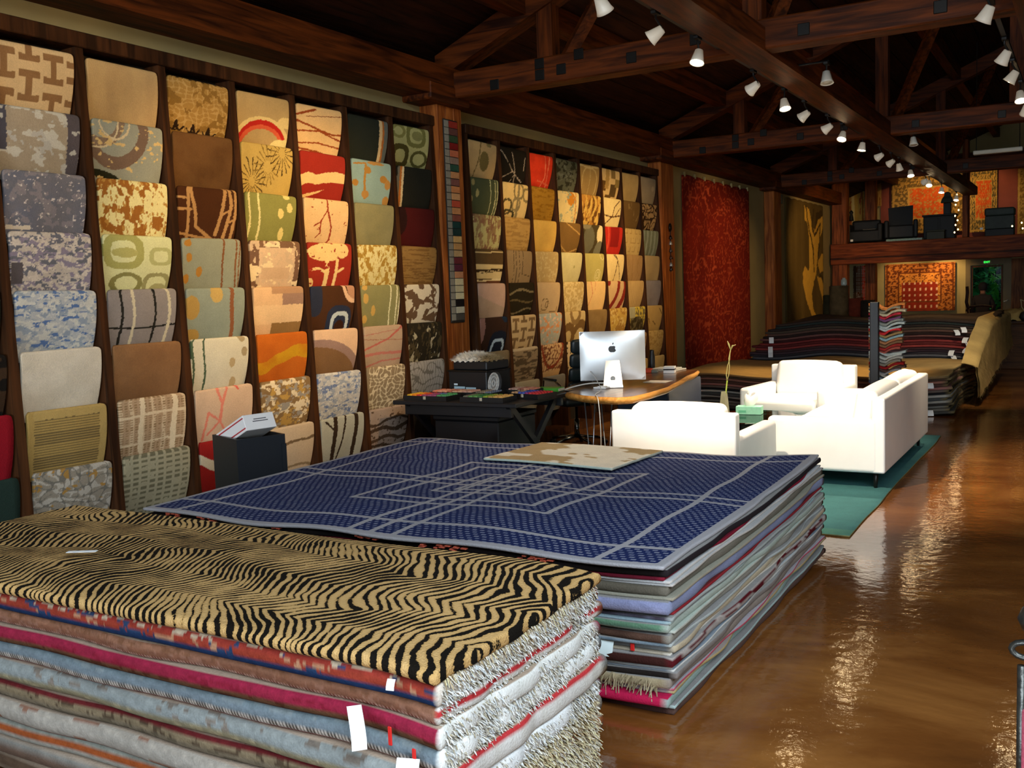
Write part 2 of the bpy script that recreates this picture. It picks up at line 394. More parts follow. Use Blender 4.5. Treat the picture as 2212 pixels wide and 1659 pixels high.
# ------------------------------------------------------------------ display racks with carpet samples
RK = wood('2c190c', '4f2f18', 2, 2.0, 0.6); RKI = mat('1c1712', rough=0.85, var=0.2, scale=8)
ROWZ = [3.10, 2.745, 2.39, 2.05, 1.715, 1.375, 1.035, 0.685, 0.335]
def xf(z): return -5.2 + (3.16 - z) * 0.031
def rack(label, ydiv):
    t = thing('display_rack', label, 'rack', (-5.25, (ydiv[0] + ydiv[-1]) / 2, 0))
    y0, y1 = ydiv[0] - .03, ydiv[-1] + .03
    wpart('back_panel', G().box(-5.345, -5.33, y0, y1, 0.02, 3.2), RKI, t)
    wpart('header', G().rbox(-5.345, -5.18, y0, y1, 3.145, 3.235, 0.006, 1), RK, t)
    for y in ydiv:
        w = 0.027
        wpart('divider', G().hexa([(-5.33, y - w, 0.02), (xf(0.02), y - w, 0.02), (xf(0.02), y + w, 0.02), (-5.33, y + w, 0.02)],
                                  [(-5.33, y - w, 3.15), (xf(3.15), y - w, 3.15), (xf(3.15), y + w, 3.15), (-5.33, y + w, 3.15)]), RK, t)
    wpart('plinth', G().box(-5.33, -5.1, y0, y1, 0.0, 0.09), RK, t)
    return t
D1 = [2.71 + .605 * i for i in range(9)]             # 2.71 .. 7.55
D2 = [8.13 + .604 * i for i in range(9)]             # 8.13 .. 12.96
rack('dark wood sample rack of tall narrow bays nearest the camera', D1)
rack('dark wood sample rack between the swatch post and the bell post', D2)

def H(s): return np.array(hx(s))
def sd_seg(u, v, a, b):
    ax, ay = a; bx, by = b; dx, dy = bx - ax, by - ay
    t = np.clip(((u - ax) * dx + (v - ay) * dy) / (dx * dx + dy * dy + 1e-9), 0, 1)
    return np.hypot(u - ax - t * dx, v - ay - t * dy)
def paint(u, v, base, ops, seed):
    """u,v arrays (v runs 0 at the top to 1 at the lower end in view); returns linear colours"""
    C = np.empty(u.shape + (3,)); C[:] = H(base)
    jit = (vnoise(u * 34, v * 34, seed + 9) - .5) * 0.016
    jv = (vnoise(u * 30, v * 30, seed + 29) - .5) * 0.016
    U, V = u + jit, v + jv
    for op in ops:
        k = op[0]; c = H(op[1]); a = op[2:]
        if k == 'n':   m = fbm(u * a[0] * 1.7, v * a[1] * 1.7, seed + (a[3] if len(a) > 3 else 0)) > a[2]
        elif k == 'ns':                                   # soft noise tint
            w = np.clip((fbm(u * a[0], v * a[1], seed + 3) - .35) * 2.2, 0, 1)[..., None] * a[2]; C = C * (1 - w) + c * w; continue
        elif k == 'vl': m = abs(U - a[0] - 0.02 * np.sin(v * 5 + seed)) < a[1]
        elif k == 'hl': m = abs(V - a[0] - 0.02 * np.sin(u * 5 + seed)) < a[1]
        elif k == 'o': m = ((U - a[0]) / a[2]) ** 2 + ((V - a[1]) / a[3]) ** 2 < 1
        elif k == 'ring':
            q = np.sqrt(((U - a[0]) / a[2]) ** 2 + ((V - a[1]) / a[3]) ** 2); m = (q < 1) & (q > a[4])
        elif k == 'sq':                                   # rounded-square ring
            q = ((abs(U - a[0]) / a[2]) ** 3 + (abs(V - a[1]) / a[3]) ** 3) ** (1 / 3.); m = (q < 1) & (q > a[4])
        elif k == 'r': m = (U > a[0]) & (U < a[2]) & (V > a[1]) & (V < a[3])
        elif k == 'p':
            m = np.zeros(u.shape, bool); pts = a[0]
            for i in range(len(pts) - 1): m |= sd_seg(U, V, pts[i], pts[i + 1]) < a[1]
        elif k == 'poly':
            m = np.zeros(u.shape, bool); P = a[0]; n = len(P)
            for i in range(n):
                x1, y1 = P[i]; x2, y2 = P[(i + 1) % n]
                cnd = ((y1 > V) != (y2 > V)); m ^= cnd & (U < (x2 - x1) * (V - y1) / ((y2 - y1) if y2 != y1 else 1e-9) + x1)
        elif k == 'hs': m = ((v * a[0] + a[2] if len(a) > 2 else v * a[0]) % 1) < a[1]
        elif k == 'vs': m = ((u * a[0] + 0.3 * vnoise(u * 2, v * 4, seed)) % 1) < a[1]
        elif k == 'dash': m = (((u * a[0]) % 1) < a[2]) & (((v * a[1]) % 1) < a[3]) & (vnoise(u * a[0], v * a[1], seed) > .25)
        elif k == 'fret':                                 # interlocking T bars
            x = u * a[0]; y = v * a[1]; cx = np.floor(x); fx = x - cx; fy = (y + 0.5 * (cx % 2)) % 1
            m = ((abs(fx - .5) < .13) & (fy > .14) & (fy < .86)) | ((abs(fx - .5) < .42) & ((abs(fy - .2) < .085) | (abs(fy - .8) < .085))) | ((abs(abs(fx - .5) - .36) < .07) & (abs(fy - .5) > .2) & (abs(fy - .5) < .36))
        elif k == 'maze':
            x = u * a[0]; y = v * a[1]; r = (vnoise(np.floor(x) * 3.7, np.floor(y) * 2.3, seed) > .5)
            fx = x % 1; fy = y % 1; d = np.where(r, np.minimum(np.maximum(abs(fx), abs(fy)) % .5, 9), np.maximum(abs(1 - fx), abs(fy)) % .5); m = d < a[2]
        elif k == 'burst':
            x = U - a[0]; y = (V - a[1]) * 1.0; rr = np.hypot(x, y * .62); th = np.arctan2(y * .62, x)
            m = (abs(((th * a[2] / PI + vnoise(rr * 9, th, seed) * .3) % 1) - .5) < .11 + .0 * rr) & (rr > a[3]) & (rr < a[4] * (0.75 + .5 * vnoise(th * 5, th * 2, seed)))
        elif k == 'bark': m = (fbm(u * a[0] * 1.9 + 1.2 * vnoise(u * 3, v * 3, seed), v * a[1] * 1.6, seed) > a[2])
        elif k == 'scroll': m = abs(np.sin(u * a[0] * 1.5 + 5 * vnoise(u * a[2] * 1.6, v * a[2] * 1.6, seed)) * np.cos(v * a[1] * 1.5 + 5 * vnoise(u * a[2] * 1.6, v * a[2] * 1.6, seed + 4))) < a[3]
        elif k == 'wave': m = abs(V - a[0] - a[1] * np.sin(u * a[2] + a[3]) - .1 * (vnoise(u * 5, v * 2, seed) - .5)) < a[4]
        elif k == 'disc_line': m = abs(np.hypot((U - a[0]), (V - a[1]) * .62) - a[2]) < a[3]
        else: raise ValueError(k)
        C[m] = c
    return C
# warm-light divisor: the photograph's colours under the lamps, taken back towards the wool's own colour
def unlight(C, t):
    return np.clip(C / np.array(t) , 0.004, 0.86)
def sample_mesh(name, yc, width, ztop, base, ops, nu, nv, seed, tint, bump=0.0, short=0.0):
    rs = random.Random(seed)
    hgt = 0.405 - short
    # rows: back tail, roll over the bar, front fall
    prof = [(-0.035, -0.06, 0), (-0.03, -0.02, 0), (-0.022, -0.004, 0), (-0.01, 0.0, 0.0), (0.0, -0.006, 0.01)]
    sag = rs.uniform(.8, 1.2)
    for i in range(nv):
        s = i / (nv - 1); prof.append((0.002 - 0.075 * sag * s ** 1.5 + 0.010 * math.sin(s * PI), -0.014 - s * (hgt - .014), 0.02 + s * (hgt / 0.345 - .02)))
    prof = np.array(prof)
    us = np.concatenate([[-0.0, 0.0], np.linspace(0, 1, nu), [1.0, 1.0]]); dep = np.concatenate([[-0.016, -0.006], np.zeros(nu), [-0.006, -0.016]])
    eps = np.zeros_like(us); eps[0] = eps[1] = -0.003; eps[-1] = eps[-2] = 0.003
    r = 0.03
    dz = -prof[:, 1]; half = np.where(dz < r, width / 2 - r + np.sqrt(np.clip(r * r - (r - np.clip(dz, 0, r)) ** 2, 0, None)), width / 2)
    half[:3] = width / 2 - r
    half = half - 0.012 * np.clip(prof[:, 2], 0, 1.2) ** 2 * rs.uniform(.2, 1.0)
    tilt = rs.uniform(-.006, .006)
    A = np.empty((len(prof), len(us), 3))
    uu, _ = np.meshgrid(us, prof[:, 0]); 
    rip = 0.006 * np.sin(uu * 6.3 + seed) * np.clip(prof[:, 2], 0, 1)[:, None]
    A[..., 0] = xf(ztop) - 0.006 + prof[:, 0][:, None] + dep[None, :] + rip
    A[..., 1] = yc + (us[None, :] * 2 - 1) * half[:, None] + eps[None, :]
    A[..., 2] = ztop + prof[:, 1][:, None] + tilt * (us[None, :] - .5)
    g = G().grid(A, flip=True)
    vv = np.repeat(prof[:, 2][:, None], len(us), 1)
    C = paint(uu, vv, base, ops, seed)
    g.c = unlight(C, tint).reshape(-1, 3)
    return g
SAMPLES = []
def S(bay, col, row, label, base, *ops): SAMPLES.append((bay, col, row, label, base, ops))
# ---- bay 1, columns left to right, rows top to bottom (column 0 is cut by the picture's edge)
S(1,0,5,'near-black green carpet sample at the far left of the rack','26291f')
S(1,0,6,'dark brown and black blotched sample just above the crimson one at far left','3a2a1c',('n','181410',3,3,.5))
S(1,0,7,'plain crimson carpet sample at the far left edge of the rack','8a1420')
S(1,0,8,'plain dark bottle-green sample below the crimson one at far left','24332c')
S(1,1,1,'cream sample with large brown fretwork of interlocking T bars','dcc090',('fret','96714a',3.4,1.55))
S(1,1,2,'grey-beige sample with pale clouds and dark slate side bands','a89c86',('n','c8c8bc',4,4,.6),('r','5a5458',.84,0,1.1,1.3),('r','50505a',-.1,0,.1,.7),('n','b8b8b0',6,5,.68,3))
S(1,1,3,'slate blue-grey mottled sample with white flecks on one edge','77767c',('ns','6a6f80',4,4,.8),('n','8a868a',6,5,.6),('r','d8cdb8',0,.88,.3,.95),('n','d8d0c8',18,14,.74))
S(1,1,4,'lilac, slate and cream abstract sample with broken blocks','c6bcae',('n','8f8797',6,7,.5),('n','6f7078',7,9,.57,5),('n','d6ccbe',14,12,.62,8),('r','5c5658',0,.5,.14,.85))
S(1,1,5,'ivory sample with distressed pale and denim blue patches','b4b8b8',('n','94a0ac',6,9,.55),('n','5a76a4',5,10,.62,4),('n','ccccc2',12,12,.58,7))
S(1,1,6,'plain ivory sample with soft folds at the rack\'s left','cfc4ae',('ns','e2d8c4',3,3,.6))
S(1,1,7,'olive gold sample with fine dark ribs inside a plain border','a98c50',('hs','6e5c3a',22,.5),('r','b09458',-.1,-.1,1.1,.14),('r','b09458',.9,0,1.1,1.3),('r','a98c50',-.1,0,.07,1.3))
S(1,1,8,'grey paisley-swirled sample with ochre patches in the lowest row','8f8676',('scroll','b0a89a',9,9,4,.3),('n','a07a3e',5,5,.67),('scroll','6f6a60',14,12,3,.12))
S(1,2,1,'plain tan sample with faint vertical stains in the top row','c8a46c',('ns','a8865a',5,1.6,.45))
S(1,2,2,'grey-blue sample with mauve arcs, cream strokes and a black arc','9c9c88',('disc_line','7c6450',.3,.05,.42,.07),('disc_line','8c745c',.1,-.1,.3,.05),('disc_line','d8c498',.05,0,.3,.012),('disc_line','d8c498',.3,-.05,.22,.012),('o','2c2a18',.02,1.08,.4,.22),('o','9c9c88',-.02,1.2,.36,.2),('n','d8b878',6,6,.7))
S(1,2,3,'pale yellow sample with vertical brown bark texture','e4d898',('bark','9c6428',7,4,.54),('bark','b88840',16,7,.66))
S(1,2,4,'pale green sample with big olive watercolour rings','d4d6a0',('sq','a6a460',.28,.28,.29,.32,.62),('o','b0ac68',.3,.3,.19,.09),('sq','b4b478',.83,.36,.18,.17,.62),('ring','8a8650',.34,.86,.24,.2,.66),('sq','9a9664',.8,.9,.22,.24,.7),('o','a8a470',.84,.96,.14,.1))
S(1,2,5,'grey sample with hand-drawn black grid and cream vertical lines','8e8680',('vl','26241e',.17,.018),('vl','26241e',.66,.018),('hl','26241e',.68,.016),('vl','c8bea0',.34,.022),('vl','c8bea0',.88,.022))
S(1,2,6,'plain mid-brown sample in the second full column','8a6440',('ns','7a5636',4,3,.6))
S(1,2,7,'beige sample with cream brushed tartan bars','b09270',('vs','cdb490',6,.35),('dash','8e7250',14,22,.6,.4),('hl','d6c09c',.3,.025),('hl','d6c09c',.82,.02),('vl','dcc8a4',.32,.035),('vl','dcc8a4',.82,.04))
S(1,2,8,'grey-green sample with rows of small olive dashes','a39a7c',('dash','6e6850',8,10,.68,.5))
S(1,3,1,'golden brown damask sample with a border of black tulips','a87c3a',('scroll','bc9250',20,20,4,.22),('n','8c6428',5,4,.56),('p','2c1a0c',[(.1,.95),(.13,.82),(.16,.95)],.022),('p','2c1a0c',[(.38,.98),(.41,.84),(.44,.98)],.022),('p','2c1a0c',[(.66,1.),(.69,.86),(.72,1.)],.022),('dash','34200e',9,1,.4,.02),('p','2c1a0c',[(.0,.9),(.06,.97),(.2,.97),(.26,.9)],.014),('p','2c1a0c',[(.3,.92),(.34,.99),(.48,.99),(.52,.92)],.014),('p','2c1a0c',[(.58,.94),(.62,1.01),(.76,1.01),(.82,.94)],.014))
S(1,3,2,'plain chocolate brown sample beneath the tulip border','6e4a26',('ns','5e3c1c',4,4,.7))
S(1,3,3,'dark brown sample with raised tan branching lattice','4a2812',('p','b88850',[(.2,0),(.28,.5),(.3,.75),(.62,1)],.03),('p','b88850',[(.16,0),(.16,1)],.026),('p','b88850',[(0,.2),(.16,.2)],.024),('p','b88850',[(0,.42),(.2,.42)],.024),('p','b88850',[(0,.88),(.6,1.0),(.9,1)],.026),('p','b88850',[(.8,0),(.76,.3),(.66,.9)],.03),('p','b88850',[(.88,0),(.9,.3),(.8,.95)],.028),('p','b88850',[(.98,0),(.97,.5),(.92,1)],.024),('p','b88850',[(.74,.5),(.88,.4)],.02),('p','b88850',[(.84,.66),(.97,.58)],.02))
S(1,3,4,'blue-grey sample with small orange spots and rust pinstripes','94947a',('o','b07a30',.09,.08,.06,.07),('o','b07a30',.1,.36,.05,.09),('o','b07a30',.28,.64,.055,.1),('o','b07a30',.06,.78,.05,.09),('vl','80502c',.69,.016),('vl','80502c',.92,.014),('vl','80502c',.98,.01))
S(1,3,5,'teal-grey sample with large ochre ovals and one rust band','8e9480',('o','b08c48',.08,.36,.13,.24),('o','c09e58',.5,.1,.11,.18),('o','b08c48',.1,.92,.14,.14),('vl','8a5634',.78,.035))
S(1,3,6,'ivory sample with two green pinstripes left and tan ovals right','d2c8aa',('vl','4a5a40',.03,.018),('vl','4a5a40',.22,.016),('o','a8946c',.88,.02,.06,.07),('o','a4906a',.92,.3,.055,.1),('o','b49c70',.7,.5,.055,.1),('o','b49c70',.74,.92,.06,.12))
S(1,3,7,'blush sample with a coral branching stem','ccac8c',('p','d88068',[(.36,.0),(.44,.3),(.4,.65)],.024),('p','d88068',[(.54,.0),(.44,.3)],.022),('p','d88068',[(.4,.65),(.2,.45),(.12,1.0)],.02),('p','d88068',[(.4,.65),(.2,.9)],.02),('p','d88068',[(.4,.65),(.54,.95)],.018),('p','d06050',[(.7,.0),(.74,.05)],.02))
S(1,3,8,'crimson sample with ivory swirls beside the black bin','94201c',('wave','cfc4a8',.3,.25,4,.2,.1),('o','cfc4a8',.6,.8,.18,.2),('o','94201c',.62,.82,.07,.08))
S(1,4,1,'tan sample with a red arch over cream cloud','c09a5c',('ring','e8c478',.5,1.05,.56,.62,.7),('ring','c4281a',.5,1.12,.5,.62,.78),('ring','dc5c34',.5,1.16,.46,.56,.85),('o','e8c478',.95,.5,.18,.12),('o','ecd080',.9,1.05,.25,.2))
S(1,4,2,'gold sample with black sunburst lines','c8a250',('burst','4a3414',.22,.78,9,.06,.28),('burst','4a3414',.78,.12,9,.07,.3),('burst','8a6a2c',.5,.45,9,.08,.26))
S(1,4,3,'olive green sample, two cream lines left and cream ovals right','8e8844',('vl','e4d088',.07,.018),('vl','e4d088',.25,.018),('o','e8cc78',.86,.25,.06,.1),('o','e8cc78',.68,.38,.06,.11),('o','e8cc78',.72,.82,.06,.14),('o','e8cc78',.8,.02,.07,.05))
S(1,4,4,'cream-pink sample with torn cream centre and brown border','d8b48a',('r','7a5840',-.1,-.1,.17,1.3),('r','7a5840',.9,0,1.1,1.3),('r','7e5c40',-.1,-.1,1.1,.13),('n','d0b088',9,5,.6),('n','ecd09c',4,5,.6,6),('r','d2ac82',.22,.55,.8,.8))
S(1,4,5,'peach sample with tan, mauve and brown rectangles','e0b482',('r','b88c64',.35,-.1,1.1,.13),('r','a07c64',.57,.13,1.1,.37),('r','e8c08c',0,.37,1.1,.78),('r','96703e',.38,.76,1.1,1.3))
S(1,4,6,'burnt orange sample with a gold wave','c2641c',('wave','c8921c',.6,.18,2.6,2.4,.13),('ns','b05414',4,4,.5))
S(1,4,7,'brown, white and ochre camouflage-blotched sample','8a6c44',('n','e0cca4',6,6,.55),('n','b89048',6,6,.64,4),('n','9a9080',7,7,.64,7))
S(1,4,8,'beige sample with one wavy brown line behind the black bin','bca88c',('wave','6e5a40',.35,.05,5,1,.03),('wave','8a7658',.95,.04,5,1,.03))
S(1,5,1,'peach sample crossed by red-brown bare branches','ecbc78',('p','a0481c',[(0,.22),(.4,.06)],.024),('p','a0481c',[(0,.36),(.5,.5),(.8,.56),(1,.54)],.022),('p','a0481c',[(0,.58),(.5,.52),(1,.68)],.018),('p','a0481c',[(0,.84),(.5,.78),(1,.84)],.016),('p','a0481c',[(0,.94),(.5,.98),(1,1.06)],.022),('p','8a3c18',[(.2,.24),(1,.12)],.008))
S(1,5,2,'crimson sample with a sweeping cream band','a02c1c',('wave','ecc078',.58,.06,3,2,.12),('poly','ecc078',[(0,.98),(.6,.78),(.35,.92),(0,1.06)]))
S(1,5,3,'peach sample with one drooping maroon twig','e8bc80',('p','9c3c20',[(.52,0),(.52,.22),(.62,.6),(.62,.9),(.5,1.05)],.018),('p','9c3c20',[(.52,.22),(.38,.5),(.24,.6)],.013),('p','9c3c20',[(.38,.5),(.4,.75),(.3,.86)],.012),('n','9c3c20',10,10,.78))
S(1,5,4,'crimson sample with cream tree silhouettes','a0301e',('o','f0c880',.4,.2,.42,.2),('o','f0c880',.72,.14,.2,.2),('p','f0c880',[(.42,.3),(.44,.6),(.38,1.2)],.045),('p','f0c880',[(.66,.3),(.64,.6),(.58,1.2)],.032),('p','f0c880',[(.44,.66),(.22,.56),(.08,.6)],.03),('p','f0c880',[(.64,.66),(.8,.56)],.03),('o','f0c880',.06,.9,.09,.12),('n','a0301e',8,8,.74))
S(1,5,5,'dark brown sample with retro blue and white rounded squares','4e2e18',('sq','2e3240',.05,.25,.2,.42,0),('ring','e0b48c',.98,-.02,.26,.42,.7),('o','c08c68',1.0,.0,.18,.3),('sq','2c3244',.66,.86,.3,.42,0),('sq','c4ccc8',.68,.88,.22,.3,.68),('o','3c2010',.68,.94,.12,.16))
S(1,5,6,'sample with peach above a mauve-edged brown arc','e0b890',('o','9c7c6c',.1,1.15,1.05,.95),('o','84603c',.0,1.25,1.05,.88))
S(1,5,7,'ivory and denim blue distressed sample in the fifth column','bcb8b0',('n','9aa0a8',6,10,.54),('n','707e9c',6,10,.6,4),('n','d0ccc0',12,14,.6,6))
S(1,5,8,'pale grey sample with dark brown tree trunks','a8a898',('vl','34261a',.3,.05),('vl','34261a',.8,.045),('p','34261a',[(.56,0),(.5,.5),(.38,1.1)],.02),('p','34261a',[(.3,.3),(.1,.05)],.02))
S(1,6,1,'black-green sample with an orange and cream stripe','2a2c20',('r','e0bc80',.77,-.1,.88,1.3),('r','b86828',.85,-.1,.9,1.3),('r','6c6c5c',.9,-.1,1.1,1.3))
S(1,6,2,'light blue sample with orange blossom stems','92a898',('p','b07c34',[(.34,.1),(.3,.5),(.34,.9)],.028),('p','b07c34',[(.05,.1),(.34,.06)],.022),('o','b07c34',.38,.22,.09,.09),('o','b07c34',.8,.4,.1,.09),('o','b88440',.92,.52,.08,.12),('o','b88440',.6,.04,.22,.04),('o','b07c34',.08,.55,.08,.08),('o','b88440',.34,.8,.09,.09),('o','b88440',.92,.92,.09,.12))
S(1,6,3,'plain sage grey sample under the blossom sample','92885c',('ns','827a54',4,4,.5))
S(1,6,4,'cream sample with ochre bark texture in the sixth column','e0d090',('bark','ac8434',8,5,.52),('bark','c8a858',16,8,.64))
S(1,6,5,'sage green sample with ochre ovals left and white pinstripes right','8c8656',('o','cca254',.08,.04,.07,.06),('o','cca254',.1,.3,.07,.12),('o','cca254',.3,.6,.06,.13),('o','cca254',.08,.8,.07,.1),('vl','e4dcb0',.75,.014),('vl','e4dcb0',.92,.014),('vl','e4dcb0',1.0,.014))
S(1,6,6,'taupe sample with rosy brush strokes','b89c7e',('p','c06858',[(0,.55),(.6,.32),(1,.02)],.022),('p','b07060',[(0,.2),(1,.08)],.008),('p','c47868',[(0,.7),(.4,.66),(1,.68)],.035),('p','c07464',[(0,1.0),(.5,.86),(1,.84)],.02),('p','a06c54',[(0,.3),(1,.36)],.008))
S(1,6,7,'taupe sample with white damask scrollwork','927e60',('scroll','d8c8a4',16,16,4,.2),('vl','927e60',.02,.04))
S(1,6,8,'mauve-grey sample with dark brown brush streaks','a08c7c',('wave','4a3828',.3,.05,6,1,.035),('wave','4a3828',.5,.05,7,3,.05),('wave','54402e',.75,.04,6,2,.045),('wave','4a3828',.95,.05,5,4,.04),('n','5a4634',9,9,.7))
S(1,7,1,'olive sample with pale watercolour rings in the top row','b8ac68',('sq','7c7438',.62,.2,.28,.3,.65),('o','8c8448',.66,.2,.16,.12),('sq','54481c',.2,.75,.26,.3,.55),('ring','5c5424',.76,.78,.24,.22,.68),('ring','8a8040',.12,.14,.2,.18,.6))
S(1,7,2,'black sample with a narrow orange and white arc at left','26241a',('vl','e0c490',.16,.03),('vl','b86c28',.1,.03),('vl','6a6452',.04,.03))
S(1,7,3,'plain dark burgundy sample in the last column','4c1412',('o','2c1410',.0,.3,.2,.4))
S(1,7,4,'plain brown-gold grasscloth sample in the last column','94703c',('bark','7c5a2c',2,24,.55))
S(1,7,5,'white and brown zebra-hide sample','d4c8ac',('n','6a5038',3.5,3.2,.58),('poly','6a5038',[(.5,.45),(.95,.5),(.6,.3)]),('poly','6a5038',[(.1,.7),(.25,.5),(.22,1.1)]),('poly','6a5038',[(.5,.9),(1,1.0),(.9,.7)]))
S(1,7,6,'black sample with white dripping veins','2a2418',('bark','b0a484',5,2.5,.66),('bark','4c4028',9,4,.62))
S(1,7,7,'grey sample with a white wavy leaf-vein pattern','a09a90',('scroll','706a60',26,7,3,.16))
# ---- bay 2
S(2,1,1,'tan sample with one grey leaf on a long stem','c49c60',('p','7c6030',[(.44,-.1),(.36,.5),(.22,1.1)],.016),('o','7a6430',.56,.52,.16,.28),('o','8a7440',.72,.04,.08,.06))
S(2,1,2,'dark green sample with tan ovals left and cream pinstripes right','4e5030',('o','a08a50',.07,.12,.06,.09),('o','a89458',.22,.42,.06,.11),('o','a08a50',.03,.6,.05,.1),('vl','c8bc80',.7,.013),('vl','c8bc80',.88,.013),('vl','c8bc80',.97,.013))
S(2,1,3,'tan sample with pale green dripping bark lines','947448',('bark','b8a868',9,3,.52),('n','8a6040',5,3,.62,4))
S(2,1,4,'brown sample with cream horizontal bands','5c4424',('r','d8b878',-.1,.42,1.1,.84),('hl','3c2810',.58,.025),('hl','3c2810',.64,.012),('r','6a3c20',-.1,.9,1.1,1.3),('hl','d8b878',.06,.015),('hl','e0c488',.88,.02))
S(2,1,5,'two-tone pinkish beige sample in the second rack','c0987a',('poly','b09070',[(-.1,.3),(1.1,.75),(1.1,1.3),(-.1,1.3)]))
S(2,1,6,'dark brown sample with retro navy and white rounded shapes beside the swatch post','3c2416',('o','9c6c58',.0,.2,.18,.6),('sq','1c2028',.72,.9,.34,.5,0),('sq','b8c4c4',.72,.95,.24,.34,.72),('o','24303c',.95,.0,.14,.16))
S(2,1,7,'plain dark beige sample behind the sheepskin','8c7450')
S(2,2,1,'black sample with fine white twigs','1c160c',('p','b8a080',[(.0,.1),(.5,.66),(.9,.95)],.012),('p','b8a080',[(.42,.1),(.58,.6),(.62,1.1)],.012),('p','b8a080',[(.5,.66),(.1,.88)],.012),('p','b8a080',[(.55,.8),(.36,1.1)],.01),('p','b8a080',[(.95,.2),(.9,.6)],.012))
S(2,2,2,'cream sample with grey interlocking squares','e4bc70',('sq','8c7444',.62,.2,.2,.26,.72),('sq','947c4c',.56,.62,.16,.2,.66),('sq','5c4c28',.2,.7,.2,.24,.74),('sq','463c20',.3,.98,.26,.2,.7),('vl','947c4c',.62,.04),('sq','8c7444',.95,.3,.16,.22,.72))
S(2,2,3,'plain tan sample with faint horizontal grain in the second rack','be9048',('bark','a87c3c',2,16,.56))
S(2,2,4,'taupe sample with thin dark scribbled lines','9c7c50',('vl','4c3820',.36,.01),('vl','4c3820',.48,.008),('vl','4c3820',.26,.008),('p','4c3820',[(.62,0),(.6,.7),(1,.78)],.01))
S(2,2,5,'black-olive sample with tan ripple waves','2c2210',('wave','847048',.25,.05,6,2,.03),('wave','6c5830',.55,.06,5,4,.025),('wave','847048',.85,.05,6,0,.025))
S(2,2,6,'cream sample with brown fretwork of T bars, low in the second rack','cca870',('fret','806038',3.0,1.7))
S(2,2,7,'grey-brown sample with broken dark horizontal stripes','9a7e58',('bark','5e4a30',2.5,14,.54),('r','c0a478',-.1,.0,1.1,.07))
S(2,2,8,'plain putty sample behind the box of swatches','a89470')
S(2,3,1,'bright red-orange sample with raised ridges','e03c1c',('p','f08458',[(.66,0),(.7,.7),(.55,1.0)],.018),('p','f08458',[(.86,0),(.8,.5),(.84,1.)],.018),('p','e86c44',[(.4,.8),(.95,.9)],.018),('ns','b82814',5,5,.5))
S(2,3,2,'plain mustard sample under the red-orange one','ac7820',('bark','966414',3,16,.58))
S(2,3,3,'plain gold sample in the middle of the second rack','e0ac4c',('ns','c89440',4,4,.5))
S(2,3,4,'beige sample with faint worn relief','c09c5c',('n','d0b070',9,9,.62))
S(2,3,5,'beige sample with a thin line drawing of stepped squares','c8a26c',('sq','6c5028',.36,.7,.14,.2,.88),('sq','6c5028',.46,.7,.07,.1,.8),('p','6c5028',[(0,.95),(.24,.92)],.01),('p','6c5028',[(.6,.95),(.9,.92),(.92,.8)],.01))
S(2,3,6,'pale blue sample with orange blossoms in the second rack','b4ac8c',('n','e09050',6,6,.6),('n','e8b888',9,9,.66,5))
S(2,3,7,'cream sample with a red scalloped medallion border','d4a468',('ring','98381c',.5,-.1,.52,.9,.86),('scroll','7a4424',14,12,4,.24),('r','d0a064',-.1,.86,1.1,1.3))
S(2,3,8,'plain grey sample behind the office chair','7c7464')
S(2,4,1,'dark grey-green mottled sample with a feathery smudge','5e5c44',('n','34301e',5,6,.56),('n','74705a',5,6,.66,6))
S(2,4,2,'cream sample with orange and blue-grey blots','e0c078',('o','c87c20',.62,.22,.2,.22),('n','9c9c78',5,5,.6),('vl','c47820',.86,.02))
S(2,4,3,'brown sample with tan diagonal lines','7e5a28',('p','c89850',[(.3,0),(1,.36)],.018),('p','c89850',[(0,.66),(.5,1.0)],.018),('p','c89850',[(.4,1.0),(1,.84)],.018))
S(2,4,4,'plain pale sage sample with one small knot','d4c080',('o','a89858',.62,.46,.04,.05),('ns','c4b070',3,3,.5))
S(2,4,5,'beige sample speckled with paler flecks','c4a05c',('n','dcbc78',9,9,.52))
S(2,4,6,'cream sample with brown looping ribbons','caa868',('disc_line','765428',.2,1.0,.32,.09),('disc_line','765428',.8,.9,.3,.09),('disc_line','8a6838',.5,.0,.22,.06))
S(2,4,7,'cream sample with small black marks beside the office chair','d0b078',('dash','3c2c18',7,6,.3,.3))
S(2,5,1,'tan sample with a pale carved frame','a88448',('sq','c8a868',.5,.62,.4,.55,.92),('vl','c8a868',.5,.012),('hl','d0b070',.04,.03))
S(2,5,2,'gold-brown sample with amber drips','c08434',('bark','e0b050',6,2.5,.5),('bark','744818',7,3,.62))
S(2,5,3,'dark sample with overlapping grey and cream ovals','4c3e20',('o','6c6448',.3,.5,.3,.48),('o','ecd090',.98,.34,.28,.36),('o','746c50',.9,.9,.24,.36),('o','8a7c58',.1,.02,.3,.12))
S(2,5,4,'pale green sample with thin cream rings','bca858',('disc_line','e0cc88',.7,.75,.13,.012),('disc_line','e0cc88',.7,.75,.07,.012),('disc_line','e0cc88',.9,.0,.12,.012))
S(2,5,5,'peach sample with a fine pink twig','e8b870',('p','d08050',[(.2,-.05),(.3,.4),(.1,.9)],.016),('p','d08050',[(.45,0),(.42,.3)],.012))
S(2,5,6,'plain khaki brown sample above the computer','8c6c3c',('ns','7c5c30',5,5,.6))
S(2,6,1,'cream and brown chequered sample','dcb470',('r','6c4c20',0,.42,.28,.78),('r','8c6c38',.5,-.1,.75,.3),('r','5c4420',.5,.5,.85,.95),('r','b48c48',.2,-.1,.4,.7),('r','94783c',.75,.3,1.1,.6),('r','6c4c20',.3,.9,.6,1.2))
